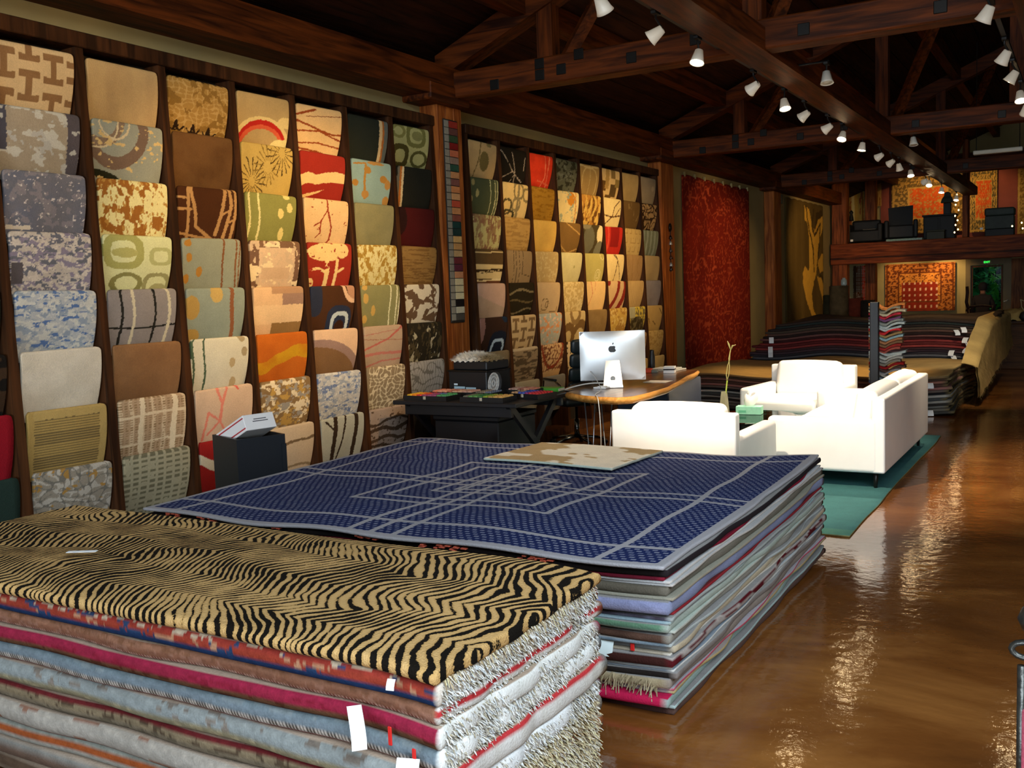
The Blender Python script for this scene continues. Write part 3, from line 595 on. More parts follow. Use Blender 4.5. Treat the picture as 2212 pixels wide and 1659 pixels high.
S(2,6,2,'cream sample with a bare brown branch','e8c880',('p','5a3414',[(0,.6),(.5,.66),(1,.58)],.024),('p','5a3414',[(.5,.66),(.1,1.0)],.018),('p','5a3414',[(.5,.66),(.6,.3),(.9,.05)],.018),('p','5a3414',[(.7,.6),(.95,.3)],.014))
S(2,6,3,'bright red sample with a darker red square','c42c1c',('r','941c14',.3,-.1,.82,.72),('vl','d84c30',.18,.04))
S(2,6,4,'cream sample with one tall brown twig','f0cc80',('p','5c3818',[(.5,0),(.62,.2),(.5,1.1)],.018),('p','5c3818',[(.62,.2),(.9,.9)],.014),('p','5c3818',[(.6,.15),(.4,.02)],.02))
S(2,6,5,'beige sample with sweeping crimson arcs','d8ac70',('disc_line','8c2c1c',-.1,-.1,.72,.075),('disc_line','8c2c1c',.0,-.1,1.0,.09),('o','8c2c1c',.02,.02,.1,.14))
S(2,6,6,'golden mottled sample above the computer screen','c89c44',('n','ac7c34',4,4,.56),('n','d8b464',8,8,.62,4))
S(2,7,1,'plain tan sample with a soft grey sheen, top row of the second rack','b8965a',('ns','a08048',4,4,.4))
S(2,7,2,'plain dark brown sample with a worn lower edge','6e5026',('n','8a6c3c',5,2,.66))
S(2,7,3,'tan sample carved with a square maze','c4a05c',('maze','a07c40',4,3,.08))
S(2,7,4,'brown-tan sample with fine upright ribs','ac8450',('vs','98703c',14,.4))
S(2,7,5,'plain sand sample with a frayed top, second rack','c8a060',('vs','b89050',9,.3))
S(2,7,6,'yellow sample with a dark tree crown','ccac3c',('o','3c3018',.5,.85,.5,.5),('n','6a5c38',9,6,.56),('r','a89c70',-.1,-.1,.35,.4))
S(2,7,7,'brown mottled sample right of the computer','8c6840',('n','a07c50',6,6,.56))
S(2,7,8,'plain tan sample low beside the computer','b4925a')
S(2,8,1,'plain grey-tan sample in the rack\'s last column','a08a68',('o','b89c74',.8,.4,.1,.1))
S(2,8,2,'tan sample with black tiger swirls','ac8654',('scroll','3a2412',9,10,3,.34))
S(2,8,3,'grey-green sample with pale upright stripes','7c7c5c',('vs','98987c',4,.4))
S(2,8,4,'plain fawn sample below the grey-green striped one','b0905c')
S(2,8,5,'plain lilac-grey sample in the last column','8e7f74',('ns','7e7068',4,4,.4))
S(2,8,6,'tan sample with a few dark twigs','bc9450',('p','4c3418',[(.8,.1),(.95,.3)],.02),('p','4c3418',[(.4,.6),(.6,.75)],.016),('p','4c3418',[(.1,.5),(.25,.7)],.014))
S(2,8,7,'tan sample speckled with brown, last column','b89454',('n','a07c40',10,10,.58))
S(2,8,8,'plain straw sample lowest in the last column','bc9c60')
for bay, col, row, label, base, ops in SAMPLES:
    if bay == 1: y0, y1 = D1[col], D1[col + 1]
    else: y0, y1 = D2[col - 1], D2[col]
    yc = (y0 + y1) / 2 + 0.006; wd = (y1 - y0) - 0.054 - 0.034
    nu, nv = (100, 80) if bay == 1 else (46, 40)
    if not ops: nu, nv = 14, 14
    seed = bay * 100 + col * 10 + row
    warm = 1.0 if bay == 2 else min(1.0, max(0.0, (col - 0.6) / 2.5)) * min(1.0, max(0.0, 1.25 - 0.12 * row))
    tint = [1.0 + a * warm for a in (0.10, -0.04, -0.22)]
    g = sample_mesh('carpet_sample', yc, wd, ROWZ[row - 1], base, ops, nu, nv, seed, tint)
    solo('carpet_sample', g, attr_fabric(), label, 'carpet sample', 'carpet samples in the wall racks', smooth=True)
# ------------------------------------------------------------------ piles of rugs
def ccol(c, *a):
    """colour spec: hex string, or function of arrays -> (n,3)"""
    return c(*a) if callable(c) else np.repeat(H(c)[None, :], len(a[0]), 0)
def pile_rug(x0, x1, y0, y1, zb, th, warp, seed, top, front, right, nx=28, ny=22, jag=0.012, rings=4, bulge=0.45, lower=0.97, hollow=False):
    xs = np.linspace(0, 1, nx + 1); yv = np.linspace(0, 1, ny + 1)
    U, V = np.meshgrid(xs, yv)
    jr = jag * (vnoise(V * 9, V * 0 + seed, seed) - .5) * 2; jl = jag * (vnoise(V * 9, V * 0 + seed + 5, seed) - .5) * 2
    jf = jag * (vnoise(U * 8, U * 0 + seed + 9, seed) - .5) * 2; jb = jag * (vnoise(U * 8, U * 0 + seed + 13, seed) - .5) * 2
    X = (x0 + jl) * (1 - U) + (x1 + jr) * U; Y = (y0 + jf) * (1 - V) + (y1 + jb) * V
    Z = zb + th + warp(X, Y)
    g = G().grid(np.dstack([X, Y, Z]))
    if hollow:
        g.f = [q for i, q in enumerate(g.f) if i // nx < 3 or i % nx > nx - 26]; g.mi = [0] * len(g.f)
    C = [ccol(top, X.ravel(), Y.ravel())]
    per = [(0, j) for j in range(nx)] + [(i, nx) for i in range(ny)] + [(ny, j) for j in range(nx, 0, -1)] + [(i, 0) for i in range(ny, 0, -1)]
    n = len(per); w = nx + 1
    P = np.array([[X[i, j], Y[i, j], Z[i, j]] for i, j in per]); side = np.array([0] * nx + [1] * ny + [2] * nx + [3] * ny)
    N = np.array([[0, -1, 0], [1, 0, 0], [0, 1, 0], [-1, 0, 0]])[side]
    N = N + np.roll(N, 1, 0); N = N / np.maximum(1, np.linalg.norm(N, axis=1))[:, None]
    prev = [i * w + j for i, j in per]
    for k in range(1, rings + 1):
        a = PI * k / rings
        q = P + N * (math.sin(a) * th * bulge * np.where(side == 1, .5, 1.0)[:, None]); q[:, 2] -= th * lower * (1 - math.cos(a)) / 2
        o = len(g.v); g.v += [tuple(t) for t in q.tolist()]
        s = np.full(n, (k - .5) / rings)
        cf = ccol(front, q[:, 0], s); cr = ccol(right, q[:, 1], s)
        C.append(np.where((side == 1)[:, None], cr, cf))
        for t in range(n):
            g.f.append((prev[t], o + t, o + (t + 1) % n, prev[(t + 1) % n])); g.mi.append(0)
        prev = [o + t for t in range(n)]
    g.c = np.vstack(C)
    return g
def fringe(x1, y0, y1, z, n, L, seed, cols, th=.02, drop=.6, warp=None):
    rs = np.random.RandomState(seed); g = G(); C = []
    for i in range(n):
        y = y0 + (y1 - y0) * (i + rs.rand()) / n; zz = z + (rs.rand() - .5) * th + (warp(x1, y) if warp else 0); l = L * (0.6 + .7 * rs.rand()); dy = (rs.rand() - .5) * l * .9; w = .0016 + .0018 * rs.rand()
        x = x1 - .012; dr = l * drop * (0.3 + rs.rand())
        g.add([(x, y - w, zz), (x, y + w, zz), (x + l * .7, y + dy * .5 + w, zz - dr * .35), (x + l * .7, y + dy * .5 - w, zz - dr * .35), (x + l, y + dy + w * .6, zz - dr), (x + l, y + dy - w * .6, zz - dr)],
              [(0, 1, 2, 3), (3, 2, 4, 5)])
        c = H(cols[rs.randint(len(cols))]) * (0.85 + .3 * rs.rand()); C += [c] * 6
    g.c = np.clip(np.array(C), 0, .9)
    return g
AF = attr_fabric()
def tag_geo(p, w, h, rz, tilt, bend=.02):
    """a bent paper price tag hanging from p"""
    A = np.zeros((4, 3, 3))
    for i in range(4):
        for j in range(3):
            s = i / 3.; A[i, j] = ((j / 2. - .5) * w, -bend * math.sin(s * PI * .8) - s * tilt, -s * h)
    g = G().grid(A); B = A.copy(); B[..., 1] += .0015; g.grid(B, flip=True)
    return g.xf(Matrix.Translation(p) @ Matrix.Rotation(rz, 4, 'Z'))
PAPER = mat('e6ebef', rough=0.8, var=0.03, scale=20); REDTAG = mat('c01c18', rough=0.6, var=.05, scale=20)
# ---- the tiger-striped pile in front
def warp_t(x, y):
    d = np.clip((y - 2.05) / -.2, 0, 1); e = np.clip((x + 1.75) / .38, 0, 1)
    return -0.022 * d ** 2 - 0.02 * e ** 2 + 0.008 * np.sin(x * 3.1) * np.cos(y * 4)
def bands(*cs):
    def f(x, s):
        i = np.clip((s * len(cs)).astype(int), 0, len(cs) - 1); out = np.empty((len(x), 3))
        for k, c in enumerate(cs): out[i == k] = c(x[i == k], s[i == k]) if callable(c) else H(c)
        return out * .66 * (.8 + .4 * vnoise(x * 60, s * 20, 3))[:, None]  # shade on the pile fronts is multiplied into the band colours
    return f
def dots(a, b, per, duty=.35, c=None):
    def f(x, s):
        m = (fbm(x / per * 1.1, s * 7, 3) > .74 - .5 * duty) if per > .02 else ((x / per) % 1) < duty; o = np.repeat(H(a)[None], len(x), 0); o[m] = H(b)
        if c: o[fbm(x / per * .8, s * 5 + 9, 8) > .64] = H(c)
        return o
    return f
def mott(a, b, sc=40):
    def f(x, *r):
        w = vnoise(x * sc, x * 0 + 2, 5)[:, None]; return H(a) * (1 - w) + H(b) * w
    return f
def redend(a, b):
    def f(y, s):
        o = mott('c4c4be', 'd8dada')(y); o[(s >= a) & (s <= b)] = H('b03438'); return o
    return f
TX0, TX1, TY0, TY1 = -4.04, -1.385, 1.945, 2.83
TL = [  # thickness, front bands, right-hand edge, label
 (.040, bands(dots('16140f', '16140f', .05)), mott('b8b8b4', 'd8dcdc'), None),
 (.062, bands(dots('9c3a30', 'c8b8a0', .034, .3, '33486e'), dots('a04030', 'c09070', .05, .3, '2c4468'), '1f3a66', '1c3460'), mott('b4aca0', 'd8d4cc'), 'oriental rug with red patterned edge and navy stripe'),
 (.05, bands(dots('9a6e58', '8a6048', .03), dots('8a5e4a', '9c7260', .03), dots('c8a898', '7a4038', .012, .5)), redend(.25, .45), 'tan rug with a beaded cream edge'),
 (.058, bands('a02848', dots('9a2844', '8c2038', .06), dots('6a4a34', '54301e', .05), '3c1a16'), mott('c8ccc8', 'e0e4e4'), 'crimson rug with a dark brown underside'),
 (.062, bands(dots('7c8e98', '8c9aa0', .07), '7c8c98', dots('d0c8c0', '605850', .012, .5), '8c3438'), mott('d4dcdc', 'e8ecec'), 'pale blue rug with a white beaded edge'),
 (.075, bands(dots('98a0a0', '7c746c', .06, .25), dots('98a2a4', '888078', .08, .25), dots('989278', 'b0a888', .03), dots('a09a7c', '4a4a38', .12, .12)), redend(.0, .3), 'grey-blue floral rug with cream chain border'),
 (.062, bands('6c2428', dots('8a7c64', '5a4c3c', .045, .4), dots('847a68', '6a6252', .05), '4c4840'), mott('ccd4d8', 'e4e8ea'), 'olive grey rug dotted with brown'),
 (.075, bands(dots('b4aea4', '9a7260', .16, .22), dots('b0aca4', 'a8a49c', .2), dots('aca8a0', '96705c', .2, .14), '7c3434'), mott('b4a88c', 'd4ccb4'), 'pale ivory rug with small brown flower sprays'),
 (.066, bands('9aa098', 'a4562c', 'a8a8a0', '8c9090'), mott('c8a870', 'b04838', 25), 'ivory rug with a rust stripe'),
 (.066, bands('8c8c88', '705c50', 'a0a09a'), mott('c0bcac', 'd8d4c8'), 'grey rug with a brown stripe'),
 (.066, bands('5c4a3c', '8a7c6c'), mott('b4b09c', 'd4d0c0'), 'brown rug with a sand edge'),
]
z = sum(t[0] for t in TL) + 0.02
FR = ['c8c8c0', 'd8d8d4', 'b4b0a4', 'e0e4e6', 'a8a088', 'ccd4d8']
FR2 = ['c8c4b0', 'b8a888', 'd4d0c4', 'a09070', 'cfc8a0']
for k, (th, fr, rt, lab) in enumerate(TL):
    z -= th
    if k == 0:
        # the tiger rug: a zig-zag stripe field stored on the carpet, cut to black or gold in its material
        g = pile_rug(TX0, TX1, TY0 - .012, TY1 + .01, z, th, warp_t, 40, '000000', '000000', '000000', nx=740, ny=220, jag=.008, rings=6)
        V = np.array(g.v); x, y = V[:, 0], V[:, 1]
        wx = .22 * (fbm(x * 2.2, y * 2.2, 3) - .5) + .05 * (fbm(x * 7, y * 7, 5) - .5); wy = .26 * (fbm(x * 1.7, y * 2.6, 8) - .5)
        yy = (y + wy + .05 * x) / .33; tri = abs((yy % 1) - .5) * 2
        dens = 1 + .35 * (vnoise(x * 1.3, y * 1.3, 11) - .5)
        ph = (x + wx) / .031 + .8 * dens + tri * 3.3 * (0.45 + .8 * vnoise(x * 1.1, y * 1.6, 15))
        s = np.sin(2 * PI * ph) + .8 * (fbm(x * 16, y * 16, 21) - .5) * 2 + 1.1 * (vnoise(x * 4.2, y * 5.2, 31) - .40)
        dk = vnoise(x * 3, y * 3, 44)
        g.c = np.dstack([s * .25 + .5, dk, dk * 0])[0]
        m, N, L, b = nmat('tiger_carpet')
        at = N.new('ShaderNodeAttribute'); at.attribute_name = 'Col'; sp = N.new('ShaderNodeSeparateColor'); L.new(at.outputs['Color'], sp.inputs[0])
        rp = N.new('ShaderNodeValToRGB'); e = rp.color_ramp.elements; e[0].position = .47; e[0].color = (*hx('14110d'), 1); e[1].position = .53; e[1].color = (*hx('b6945e'), 1)
        q = e.new(.8); q.color = (*hx('c4a26c'), 1)
        nz = N.new('ShaderNodeTexNoise'); nz.inputs['Scale'].default_value = 160; tc = N.new('ShaderNodeTexCoord'); L.new(tc.outputs['Object'], nz.inputs['Vector'])
        ad = N.new('ShaderNodeMath'); ad.operation = 'MULTIPLY_ADD'; ad.inputs[1].default_value = .34; L.new(nz.outputs[0], ad.inputs[0])
        sb = N.new('ShaderNodeMath'); sb.operation = 'SUBTRACT'; sb.inputs[1].default_value = .17; L.new(sp.outputs[0], sb.inputs[0]); L.new(sb.outputs[0], ad.inputs[2])
        L.new(ad.outputs[0], rp.inputs[0]); L.new(rp.outputs[0], b.inputs['Base Color'])
        bp = N.new('ShaderNodeBump'); bp.inputs['Strength'].default_value = .6; bp.inputs['Distance'].default_value = .008; L.new(nz.outputs[0], bp.inputs['Height']); L.new(bp.outputs[0], b.inputs['Normal'])
        setin(b, Roughness=.95, Specular_IOR_Level=.1)
        o = solo('rug', g, m, 'gold and black tiger-striped rug on top of the nearest pile', 'rug', 'rugs piled in front', smooth=True)
        tiger = o
    else:
        rx = TX1 - .004 * (k % 3) + (.018 if k in (5,) else 0) - (.02 if k > 6 else 0)
        g = pile_rug(TX0, rx, TY0 - .006 * (k % 2), TY1 + .012 * (k % 3), z, th, warp_t, 41 + k, 'a09080', fr, rt, nx=700 if k < 9 else 60, ny=34, jag=.014, rings=8 if k < 9 else 4, bulge=.34, hollow=k < 9)
        o = solo('rug', g, AF, lab + ', ' + ORD[k] + ' from the nearest pile\'s top', 'rug', 'rugs piled in front', smooth=True)
    if k not in (0,):
        f = fringe(TX1, TY0 + .01, TY1, z + th * .5, 1100, .024 if k not in (2, 5) else .012, 60 + k, FR if k < 7 else FR2, th * .95, .5, lambda a, b: float(warp_t(a, b)))
    else:
        f = fringe(TX1 - .01, TY0 + .02, TY1, z + th * .25, 420, .03, 60, FR2, th * .3, 1.0, lambda a, b: float(warp_t(a, b)))
    fo = mk('fringe', f, AF, o, False, o.location); fo['kind'] = 'stuff'
    zc = z + th * .5
    if k == 3: mk('price_tag', tag_geo((-1.63, 1.905, zc + .035), .038, .08, .8, .06, .05), PAPER, o, True, o.location); mk('red_tie', G().rbox(-1.525, -1.513, 1.905, 1.91, zc - .05, zc, .002, 1), REDTAG, o, False, o.location)
    if k == 1: mk('price_tag', tag_geo((-1.50, 1.9, zc + .02), .022, .025, .2, .01, .004), PAPER, o, True, o.location)
    if k == 4:
        t = mk('price_tag', tag_geo((-1.455, 1.895, zc - .005), .06, .085, .3, .02, .012), PAPER, o, True, o.location)
        gg = G()
        for r in range(5):
            for c in range(2 + r % 2):
                gg.add([(-1.478 + c * .018, 1.893 + c * .005 - r * .003, zc - .018 - r * .012), (-1.466 + c * .018, 1.897 + c * .005 - r * .003, zc - .018 - r * .012), (-1.466 + c * .018, 1.896 + c * .005 - r * .003, zc - .022 - r * .012), (-1.478 + c * .018, 1.892 + c * .005 - r * .003, zc - .022 - r * .012)], [(0, 1, 2, 3)])
        mk('print', gg.xf(Matrix.Translation((0, -.008, 0))), mat('33383e', rough=.8), t, False, o.location)
        mk('red_tie', G().rbox(-1.448, -1.436, 1.9, 1.905, zc - .02, zc + .02, .002, 1), REDTAG, o, False, o.location)
    if k == 5: mk('red_tie', G().rbox(-1.43, -1.42, 1.9, 1.905, zc - .05, zc, .002, 1), REDTAG, o, False, o.location)
solo('paper_slip', G().rbox(-.055, .055, -.012, .012, 0, .002, .0008, 1).xf(Matrix.Translation((-3.16, 2.24, .722)) @ Matrix.Rotation(.5, 4, 'Z')), PAPER, 'small white paper slip lying on the tiger-striped rug', 'paper slip')

# ---- the navy pile
BX0, BX1, BY0, BY1 = -4.16, -1.345, 3.37, 5.76
def warp_b(x, y):
    fx = np.clip((x + 2.0) / .65, 0, 1); fy = np.clip((3.75 - y) / .38, 0, 1); by = np.clip((y - 5.3) / .45, 0, 1)
    return .012 * np.sin(x * 2.3 + 1) * np.sin(y * 2.1) + .02 * fx * by - .012 * fy * np.sin((x + 4.2) * 1.1) + .006 * np.sin(x * 7 + y * 3)
BL = [ # thickness, front colour, right colour, label
 (.016, 'b0aeb0', 'b0aeb0', None),
 (.030, mott('201c1e', '14100e', 3), '262024', 'black rug with scattered red blossoms'),
 (.014, '5c1626', '7c1c30', 'wine red rug'),
 (.012, 'b4b8bc', 'c0bcb8', 'pale grey rug'),
 (.010, 'a8aaac', 'b8b4b0', 'off-white flatweave'),
 (.034, '5a564c', '6e6a60', 'olive grey rug'),
 (.012, '8c8c80', '9a9484', 'sand-backed rug'),
 (.052, bands('a0a8d4', 'a8acd4', 'acb0d4'), '8088a8', 'lavender blue rug'),
 (.014, '5c2024', '8c2830', 'maroon rug'),
 (.014, mott('40343c', '6c6c80', 30), 'a0a8a8', 'speckled plum rug'),
 (.010, '8ca4b0', '98a8a8', 'pale ice-blue rug'),
 (.030, bands('709c80', '68907a', 'b0c4b8'), 'a0aca4', 'green rug with a pale backing'),
 (.012, 'a4b0a8', 'b0b4ac', 'pale celadon rug'),
 (.034, mott('3c2c26', '6a5044', 16), '8c8a82', 'mottled dark brown rug'),
 (.014, mott('8494a0', '5c7080', 20), 'a8b0b0', 'faded blue rug'),
 (.028, mott('74787c', '868a8c', 6), 'b4a890', 'mid-grey rug'),
 (.010, 'a09888', 'c4c0b8', 'beige flatweave'),
 (.040, mott('3c201a', '30181a', 4), 'dots', 'dark brown rug with teal ties'),
 (.014, 'a0aab0', 'b8bcbc', 'silver grey rug'),
 (.010, '7c8894', 'c8c8c4', 'slate-edged rug'),
 (.024, mott('1c1816', '2c2624', 9), '7c7470', 'black rug with a chequered selvage'),
 (.040, mott('8a7e64', 'a09478', 30), '8a8078', 'shaggy tan rug'),
 (.010, '9c98a0', 'b05060', 'rose-edged rug'),
 (.012, '8c8480', 'a89468', 'ochre-edged rug'),
 (.036, 'b01c48', '8ca09c', 'crimson rug'),
 (.014, '7c7c7c', '9cb0b0', 'pale teal-edged rug'),
 (.030, '3c2824', '54403a', 'dark brown base rug'),
]
z = sum(t[0] for t in BL) + .004
for k, (th, fr, rt, lab) in enumerate(BL):
    z -= th
    xo = .012 * math.sin(k * 2.3); yo = .016 * math.sin(k * 1.7 + 1)
    if rt == 'dots': rt = bands(dots('c8c0bc', '6c1c26', .22, .5))
    if k == 0:
        g = pile_rug(BX0 - .03, BX1 - .01, BY0 - .025, BY1, z + .003, th, warp_b, 80, '000000', '000000', '000000', nx=300, ny=240, jag=.012, rings=4)
        V = np.array(g.v); x, y = V[:, 0], V[:, 1]; D = np.full(len(x), 9.0)
        wv = .012 * np.sin(x * 5 + y * 3) + .008 * np.sin(y * 9 + x * 2); X, Y = x + wv, y + wv * .6
        def seg(a, b_):
            global D
            D = np.minimum(D, sd_seg(X, Y, a, b_))
        seg((-1.62, 3.3), (-1.62, 5.8)); seg((-4.2, 5.56), (-1.3, 5.56)); seg((-4.2, 3.58), (-1.3, 3.58)); seg((-3.98, 3.3), (-3.98, 5.8))
        seg((-4.2, 4.42), (-1.3, 4.42)); seg((-4.2, 4.53), (-1.3, 4.53))
        for xx in (-2.86, -2.74, -2.62): seg((xx, 3.3), (xx, 5.0))
        for xx in (-2.86, -2.74): seg((xx, 5.0), (xx, 5.8))
        def rect(a0, b0, a1, b1): seg((a0, b0), (a1, b0)); seg((a1, b0), (a1, b1)); seg((a1, b1), (a0, b1)); seg((a0, b1), (a0, b0))
        rect(-3.28, 3.92, -2.14, 5.04); rect(-3.16, 4.03, -2.27, 4.92); rect(-3.0, 4.22, -2.5, 4.72); rect(-2.9, 4.3, -2.4, 4.66)
        edge = np.minimum(np.minimum(x - (BX0 - .03), BX1 - .01 - x), np.minimum(y - (BY0 - .025), BY1 - y))
        D = np.minimum(D - .015, edge - .035)
        g.c = np.dstack([D * 4 + .5, D * 0, D * 0])[0]
        m, N, L, b = nmat('navy_carpet')
        at = N.new('ShaderNodeAttribute'); at.attribute_name = 'Col'; sp = N.new('ShaderNodeSeparateColor'); L.new(at.outputs['Color'], sp.inputs[0])
        lt = N.new('ShaderNodeMath'); lt.operation = 'LESS_THAN'; lt.inputs[1].default_value = .5; L.new(sp.outputs[0], lt.inputs[0])
        tc = N.new('ShaderNodeTexCoord'); nz0 = N.new('ShaderNodeTexNoise'); nz0.inputs['Scale'].default_value = 3; mv = N.new('ShaderNodeVectorMath'); mv.operation = 'MULTIPLY_ADD'; mv.inputs[1].default_value = (.05, .05, 0)
        L.new(tc.outputs['Object'], nz0.inputs['Vector']); L.new(nz0.outputs['Color'], mv.inputs[0]); L.new(tc.outputs['Object'], mv.inputs[2])
        br = N.new('ShaderNodeTexBrick'); br.inputs['Scale'].default_value = 1.0; br.inputs['Brick Width'].default_value = .038; br.inputs['Row Height'].default_value = .029; br.inputs['Mortar Size'].default_value = .0088; br.inputs['Mortar Smooth'].default_value = .1
        br.inputs['Color1'].default_value = (*hx('8f96aa'), 1); br.inputs['Color2'].default_value = (*hx('6a7494'), 1); br.inputs['Mortar'].default_value = (*hx('1c2a5a'), 1); br.offset = .5
        L.new(mv.outputs[0], br.inputs['Vector'])
        mx = N.new('ShaderNodeMix'); mx.data_type = 'RGBA'; L.new(lt.outputs[0], mx.inputs[0]); L.new(br.outputs['Color'], mx.inputs[6]); mx.inputs[7].default_value = (*hx('a4a5ac'), 1)
        L.new(mx.outputs[2], b.inputs['Base Color']); setin(b, Roughness=.95, Specular_IOR_Level=.12)
        nz = N.new('ShaderNodeTexNoise'); nz.inputs['Scale'].default_value = 150; L.new(tc.outputs['Object'], nz.inputs['Vector'])
        bp = N.new('ShaderNodeBump'); bp.inputs['Strength'].default_value = .5; bp.inputs['Distance'].default_value = .006; L.new(nz.outputs[0], bp.inputs['Height']); L.new(bp.outputs[0], b.inputs['Normal'])
        o = solo('rug', g, m, 'navy dashed rug with pale interlocking line squares on top of the second pile', 'rug', 'rugs in the navy pile', smooth=True)
    else:
        xr = BX1 + xo * .6 + (.012 if k > 3 else -.004); yr = BY0 + yo * .8 - (.03 if k in (7, 11, 24) else 0) + (.02 if k in (2,) else 0)
        g = pile_rug(BX0 + xo * 2 - (.05 if k == 4 else 0), xr, yr, BY1 + xo, z, th, warp_b, 90 + k, '888888' if callable(fr) else fr, fr, rt, nx=90, ny=70, jag=.014, rings=5, bulge=.27)
        o = solo('rug', g, AF, '%s, %s from the top of the navy pile' % (lab, ORD[k]), 'rug', 'rugs in the navy pile', smooth=True)
        if k == 1:
            for q, xx in enumerate((-4.0, -3.75, -3.3, -2.75, -2.42, -2.3, -1.95, -1.85)):
                gg = G(); rs = random.Random(q)
                for t in range(7):
                    a = xx + rs.uniform(-.06, .06); zz = z + .005 + rs.uniform(0, .018); l = rs.uniform(.012, .03)
                    gg.rbox(a, a + l, BY0 - .028, BY0 - .0, zz, zz + .007, .002, 1)
                mk('blossom', gg, mat('b0503a', rough=.95), o, False, o.location)
        if k == 17:
            for xx in (-1.92, -1.86, -1.78): mk('teal_tie', G().tube([(xx, yr - .02, z + .03), (xx - .012, yr - .025, z + .005)], .005, 5), mat('3c7c6c', rough=.9), o, False, o.location)
        if k == 15:
            mk('price_tag', tag_geo((-1.60, yr - .014, z + .016), .06, .06, .1, .02, .01), mat('cfe0e4', rough=.8), o, True, o.location)
            mk('red_tie', G().rbox(-1.50, -1.482, yr - .022, yr - .016, z - .014, z + .018, .003, 1).xf(Matrix.Translation((0, 0, 0))), REDTAG, o, False, o.location)
        if k == 21:
            f = fringe(0, 0, BX1 - BX0 - .1, 0, 900, .05, 133, ['8a7e64', 'a09478', '74694f'], .035, .8).xf(Matrix.Translation((BX0 + .05, yr + .01, z + .02)) @ Matrix.Rotation(-PI / 2, 4, 'Z'))
            fo = mk('shaggy_edge', f, AF, o, False, o.location); fo['kind'] = 'stuff'
# small beige carpet piece lying on the navy rug
def warp_s(x, y): return warp_b(x, y)
zt = sum(t[0] for t in BL) + .012
bg = lambda x, y: np.where((fbm(x * 5 + y * 3, y * 7, 5) > .57)[:, None], H('b09870'), H('e2dccc'))
g = pile_rug(0, .88, 0, .66, 0, .016, lambda x, y: .004 * np.sin(x * 5), 150, bg, 'a8b8b0', 'b8bcb0', nx=80, ny=60, jag=.006)
g.xf(Matrix.Translation((-3.21, 5.09, zt)) @ Matrix.Rotation(-.06, 4, 'Z'))
solo('carpet_piece', g, AF, 'small beige and cream marbled carpet piece lying on the navy rug', 'carpet piece', smooth=True)

# ---- far piles: sand-coloured pile and the tall dark pile behind it
def warp_f(x, y): return .03 * np.sin(x * 1.7 + .5) * np.sin(y * 1.3) + .02 * np.sin(x * 4 + y)
sand = [('5c4c34', 'sand'), ('3c3026', 'umber'), ('6a4a40', 'rose brown'), ('3a2a26', 'dark plum'), ('6c4c48', 'dusty rose'), ('4c4440', 'taupe'), ('1c1c1e', 'black'), ('7c7c78', 'pale grey'), ('34383a', 'charcoal'), ('6c6c68', 'mid-grey'), ('282624', 'soot black'), ('5c5a56', 'stone'), ('4a4844', 'ash'), ('30302e', 'graphite')]
z = .455
sand = [('%02x%02x%02x' % tuple(min(255, int(int(c[i:i + 2], 16) * 1.35)) for i in (0, 2, 4)), n_) for c, n_ in sand]
for k, (c, nm) in enumerate(sand):
    th = .032; z -= th
    top = (lambda x, y: H('b09664') * (.85 + .3 * vnoise(x * 6, y * 30, 3))[:, None]) if k == 0 else c
    g = pile_rug(-4.75, -1.42 + .03 * math.sin(k * 2.1), 12.42 + .03 * math.sin(k * 1.3), 15.3, z, th, warp_f, 200 + k, top, c, mott('8a7a54', '5c5034', 20), nx=50, ny=40, jag=.03)
    o = solo('rug', g, AF, '%s folded rug, %s in the sand-coloured pile behind the armchair' % (nm, ('topmost' if k == 0 else ORD[k] + ' from the top')), 'rug', 'rugs in the sand-coloured pile', smooth=True)
    f = fringe(-1.43, 12.45, 15.25, z + th * .5, 160, .05, 230 + k, ['7c6c48', '948460', '5c5038'], th, .8); f2 = mk('fringe', f, AF, o, False, o.location); f2['kind'] = 'stuff'
    if k in (2, 9, 12): mk('price_tag', tag_geo((-1.62 - .1 * (k == 9), 12.36, z + .03), .07, .06, .3, .04, .02), PAPER, o, True, o.location)
dark = [('2e2622', 'dark umber'), ('262c2a', 'deep green'), ('28221f', 'black-brown'), ('3c342c', 'olive brown'), ('46342e', 'chestnut'), ('241c1a', 'near-black'), ('5c3c38', 'dusky red'), ('341c1c', 'oxblood'), ('6a2c2a', 'brick red'), ('4c2020', 'deep maroon'), ('70302e', 'claret'), ('3c2a2c', 'plum'), ('453438', 'mauve brown'), ('302c30', 'ink'), ('4c4c50', 'slate'), ('1c1e22', 'blue-black')]
z = .985
dark = [('%02x%02x%02x' % tuple(min(255, int(int(c[i:i + 2], 16) * 1.2)) for i in (0, 2, 4)), n_) for c, n_ in dark]
for k, (c, nm) in enumerate(dark):
    th = .0365; z -= th
    x0 = -4.25 - .45 * (k / 15.) ** .7 + .05 * math.sin(k * 1.9)
    g = pile_rug(x0, -1.28 + .025 * math.sin(k * 2.7), 15.45 + .04 * math.sin(k * 1.1), 18.3, z + .02, th, warp_f, 300 + k, c, c, mott('6c5434', '3c3024', 20), nx=50, ny=30, jag=.03, rings=4)
    o = solo('rug', g, AF, '%s rug, %s in the tall dark pile at the back' % (nm, ('topmost' if k == 0 else ORD[k] + ' from the top')), 'rug', 'rugs in the tall dark pile', smooth=True)
    if k in (3, 4, 7, 9, 11, 12, 14):
        mk('price_tag', tag_geo((-1.62 + .1 * math.sin(k * 3), 15.36, z + .06), .075, .075, .7 * math.sin(k * 5), .04, .03), PAPER, o, True, o.location)
    if k in (6, 10, 12): mk('price_tag', tag_geo((-4.3 + .06 * math.sin(k), 15.36, z + .05), .07, .09, .3, .04, .03), PAPER, o, True, o.location)
g = G().rbox(-4.5, -1.5, 15.6, 18.2, 0, .43, .02, 1)
